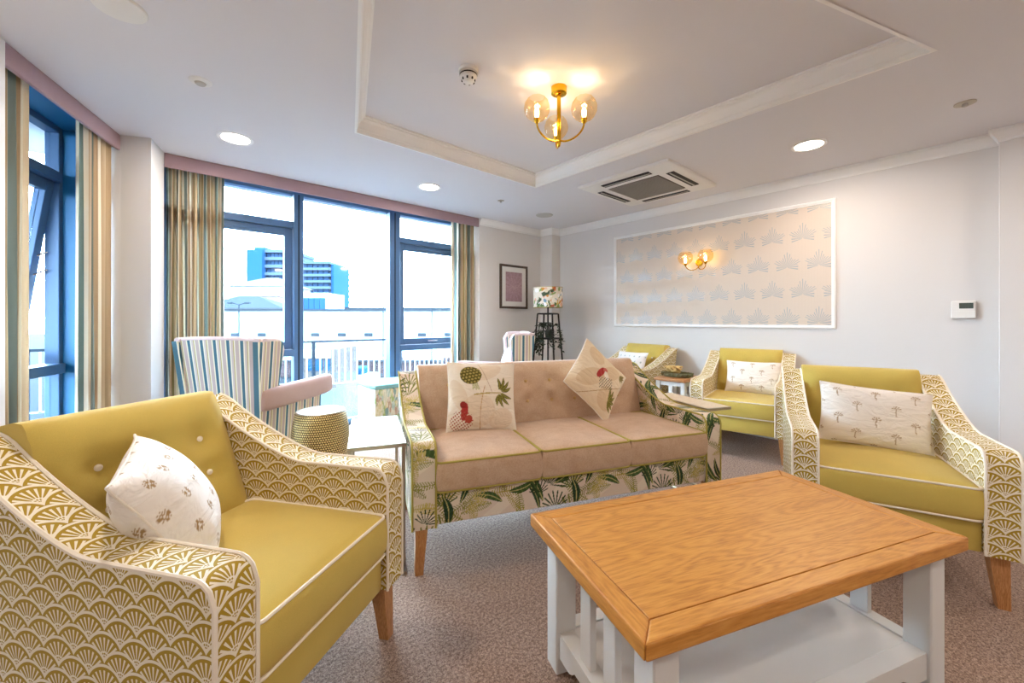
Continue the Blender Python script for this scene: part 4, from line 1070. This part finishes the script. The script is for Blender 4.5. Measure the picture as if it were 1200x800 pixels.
# tower
Y = 95.0; k = Y / 481.0
o = ext_root('office_tower', 340, Y, 'tall pale blue office tower with ribbon windows beyond the window', 'building')
def ex(px): return (px - 340) * k
def ez(py): return zat(py, Y) - GZ
boxo('stair_core', ex(292), ex(310), -1, 12, 0, ez(293), 'tower_side', o, 0); boxo('lift_head', ex(298), ex(311), 0, 8, ez(293), ez(289.5), 'tower_side', o, 0)
for (a, b, top) in ((310, 340, 292), (345, 386, 306)):
    boxo('core', ex(a) + .2, ex(b) - .2, 1.2, 12, 0, ez(top) - .5, 'tower_slab', o, 0)
    nfl = 9; st_ = (ez(top) - ez(372)) / nfl
    for q in range(nfl + 1):
        z = ez(top) - q * st_
        boxo('floor_slab', ex(a), ex(b), 0, 12, z - st_ * .42, z, 'tower_slab', o, 0)
        if q < nfl:
            npn = 6
            for w_ in range(npn):
                x0 = ex(a) + .3 + (ex(b) - ex(a) - .6) * w_ / npn; x1 = ex(a) + .3 + (ex(b) - ex(a) - .6) * (w_ + .86) / npn
                boxo('window_band', x0, x1, .5, 1.0, z - st_, z - st_ * .42, 'tower_glass', o, 0)
boxo('side_bay', ex(386), ex(389), 1, 10, 0, ez(309), 'tower_side', o, 0)
# hipped house, long white building, low blue block, stand roof
def house(px, Y, w, d, eave, ridge, label, mats=('render_white', 'roof_pale')):
    o = ext_root('house', px, Y, label, 'house'); boxo('wall', -w / 2, w / 2, 0, d, 0, eave - GZ, mats[0], o, 0)
    m = MB(); e = eave - GZ; rz_ = ridge - GZ; v = [(-w / 2 - .4, -.4, e), (w / 2 + .4, -.4, e), (w / 2 + .4, d + .4, e), (-w / 2 - .4, d + .4, e)]; rg_ = [(-w * .12, d / 2, rz_), (w * .12, d / 2, rz_)]
    m.poly([v[0], v[1], rg_[1], rg_[0]]); m.poly([v[2], v[3], rg_[0], rg_[1]]); m.poly([v[1], v[2], rg_[1]]); m.poly([v[3], v[0], rg_[0]]); m.poly(v[::-1]); m.build('roof', mats[1], o, smooth=0)
    for q in (-1, 0, 1): boxo('window', q * w * .3 - .5, q * w * .3 + .5, -.08, .05, e * .45, e * .45 + 1.2, 'tower_side', o, 0)
    return o
house(300, 58, 7.5, 8, zat(335, 58), zat(322, 58), 'pale hipped-roof house in front of the tower'); house(312, 50, 2.6, 3, zat(347, 50), zat(340.5, 50), 'small turret house with pink roof before the tower', ('render_white', 'brick_pink'))
house(278, 44.5, 9.5, 4, zat(361, 44), zat(345, 44), 'low pale house with wide slate roof at the left of the view', ('render_white', 'slate'))
o = ext_root('long_building', 480, 40, 'long low white building across the street', 'building'); kk = 40 / 481
boxo('wall', -24, 16, 0, 3, 0, zat(364, 40) - GZ, 'render_white', o, 0); boxo('parapet', -24.2, 16.2, -.2, .3, zat(364, 40) - GZ, zat(362, 40) - GZ, 'slate', o, 0)
for q in range(12): boxo('vent_panel', -20 + q * 2.6, -19.2 + q * 2.6, -.06, .05, zat(394, 40) - GZ, zat(390, 40) - GZ, 'slate', o, 0)
o = ext_root('plant_room', 368, 60, 'low blue-glazed block right of the tower base', 'building'); kk = 60 / 481
boxo('wall', -15 * kk, 16 * kk, 0, 6, 0, zat(343, 60) - GZ, 'render_white', o, 0)
for q in range(4): boxo('glazing', (-12 + q * 6.4) * kk, (-6 + q * 6.4) * kk, -.1, .1, zat(362, 60) - GZ, zat(349, 60) - GZ, 'tower_side', o, 0)
o = ext_root('stand_roof', 470, 70, 'long thin canopy roof on the skyline', 'canopy'); kk = 70 / 481
boxo('canopy', -68 * kk, 75 * kk, 0, 8, zat(363, 70) - GZ, zat(360, 70) - GZ, 'slate', o, 0)
for q in (-40, 0, 40, 70): boxo('column', q * kk, q * kk + .5, .5, 1, 0, zat(363, 70) - GZ, 'slate', o, 0)
# shop front, fence, terrace railing, lamp posts
o = ext_root('shop_front', 372, 22, 'low shop front with pale fascia sign and blue window', 'building'); kk = 22 / 481
boxo('wall', -30 * kk, 22 * kk, 0, 3, 0, zat(409, 22) - GZ, 'roof_pale', o, 0); boxo('fascia', -28 * kk, 16 * kk, -.12, 0, zat(419, 22) - GZ, zat(409, 22) - GZ, 'rail_white', o, 0)
for a, b in ((-13, 6), (9, 15)): boxo('shop_window', a * kk, b * kk, -.05, .05, zat(434, 22) - GZ, zat(421, 22) - GZ, 'tower_side', o, 0)
o = ext_root('parked_car', 411, 27, 'small pale car with dark windows parked before the long building', 'car'); zc = 0.0
rbox('body', (3.4, 1.6, .62), 'render_white', o, (0, 0, .62), bev=.16, seg=3)
rbox('cabin', (1.9, 1.45, .5), 'tower_side', o, (.1, 0, 1.12), bev=.18, seg=3)
for sx in (-1, 1):
    for sy in (-1, 1): MB().lathe([(0, -.1), (.28, -.1), (.31, 0), (.28, .1), (0, .1)], 16).build('wheel', 'rail_dark', o, (sx * 1.1, sy * .78, .31), (R(90), 0, 0))
o = ext_root('boundary_wall', 430, 32, 'dull pink boundary wall along the street below the long building', 'wall'); kk = 32 / 481
boxo('wall', -13, 10, 0, .3, 0, zat(424, 32) - GZ, 'brick_wall', o, 0); boxo('coping', -13.1, 10.1, -.1, .4, zat(424, 32) - GZ, zat(422, 32) - GZ, 'slate', o, 0)
for q in range(7): boxo('pier', -13 + q * 3.8, -12.5 + q * 3.8, -.12, .42, 0, zat(419, 32) - GZ, 'brick_wall', o, 0)
def railing(name, a, b, zg, z0, z1, step, bar, mats, label, posts=0, top=.03):
    d = Vector((b[0] - a[0], b[1] - a[1])); L = d.length; o = empty(name, (a[0], a[1], zg), math.atan2(d.y, d.x))
    boxo('top_rail', 0, L, -top, top, z1 - 2 * top, z1, mats[0], o, 0); boxo('bottom_rail', 0, L, -bar, bar, z0, z0 + 2 * bar, mats[1], o, 0)
    n = int(L / step); me = MB().box(-bar, bar, -bar, bar, z0, z1 - 2 * top).mesh('bar', 0); me.materials.append(M[mats[1]])
    for q in range(n + 1): link('bar', me, None, o, (q * L / n, 0, 0), (0, 0, 0), 0)
    if posts:
        for q in range(posts + 1): boxo('post', q * L / posts - .025, q * L / posts + .025, -.03, .03, 0, z1, mats[0], o, 0)
    return tag(o, label, 'railing')
railing('terrace_railing', (-4.6, 8.1), (7.5, 8.1), -.15, .1, .94, .115, .011, ('rail_dark', 'rail_white'), 'terrace railing with dark top rail and white bars outside the window', 7, .018)
for px, Y, py, lb in ((449, 34, 352, 'tall thin street lamp right of the middle window bay'), (280, 34, 357, 'thin street lamp before the pale house'), (506, 36, 320, 'tall twin-headed lamp post in the right window bay')):
    o = ext_root('street_lamp', px, Y, lb, 'street lamp'); z = zat(py, Y) - GZ
    MB().tube([(0, 0, 0), (0, 0, z)], .05, 8).build('post', 'slate', o)
    for sx in (-1, 1): MB().tube([(0, 0, z), (sx * .5, 0, z + .15)], .035, 6).build('bracket', 'slate', o); rbox('lamp_head', (.45, .2, .12), 'slate', o, (sx * .7, 0, z + .16), bev=.03, seg=1)
def bush(px, Y, r, label, seed):
    x, y = at(px, Y); o = empty('bush', (x, y, GZ)); bm = bmesh.new(); bmesh.ops.create_icosphere(bm, subdivisions=4, radius=r); rg = random.Random(seed)
    for v in bm.verts: v.co *= 1 + .16 * math.sin(v.co.x * 17 / r * .5 + seed) * math.sin(v.co.y * 19 / r * .5) + rg.uniform(-.07, .07); v.co.z = v.co.z * 1.2 + r * 1.15
    me = bpy.data.meshes.new('foliage'); bm.to_mesh(me); bm.free(); link('foliage', me, 'hedge', o, smooth=0); return tag(o, label, 'bush')
bush(398, 56, 1.4, 'small round bush on the skyline left of the canopy roof', 1)
# left-hand view: stone planter wall and railing seen through the tilted-sash window
o = empty('garden_wall', (*left(1.2, 3.2), -.15), ra); boxo('wall', -7, 2.0, 0, .3, 0, .55, 'slate', o, 0); boxo('coping', -7.05, 2.05, -.05, .35, .55, .62, 'roof_pale', o, .01); tag(o, 'grey stone terrace wall outside the tilted-sash window', 'wall')
railing('side_railing', left(-5, 3.35), left(3.1, 3.35), .47, .0, .45, .11, .008, ('rail_dark', 'rail_dark'), 'dark thin railing above the grey terrace wall', 5, .018)
o = empty('terrace_house', (*left(4, 16), GZ), ra); boxo('wall', -14, 10, 0, 7, 0, 6.2, 'render_white', o, 0)
m = MB(); m.poly([(-14.5, -.4, 6.2), (10.5, -.4, 6.2), (10.5, 3.5, 8.2), (-14.5, 3.5, 8.2)]); m.poly([(-14.5, 3.5, 8.2), (10.5, 3.5, 8.2), (10.5, 7.4, 6.2), (-14.5, 7.4, 6.2)]); m.build('roof', 'slate', o, smooth=0)
for q in range(7):
    for zz in (1.2, 4.0): boxo('window', -12 + q * 3.1, -10.8 + q * 3.1, -.08, .05, zz, zz + 1.3, 'tower_side', o, 0)
tag(o, 'white terraced house with slate roof seen through the tilted-sash window', 'house')
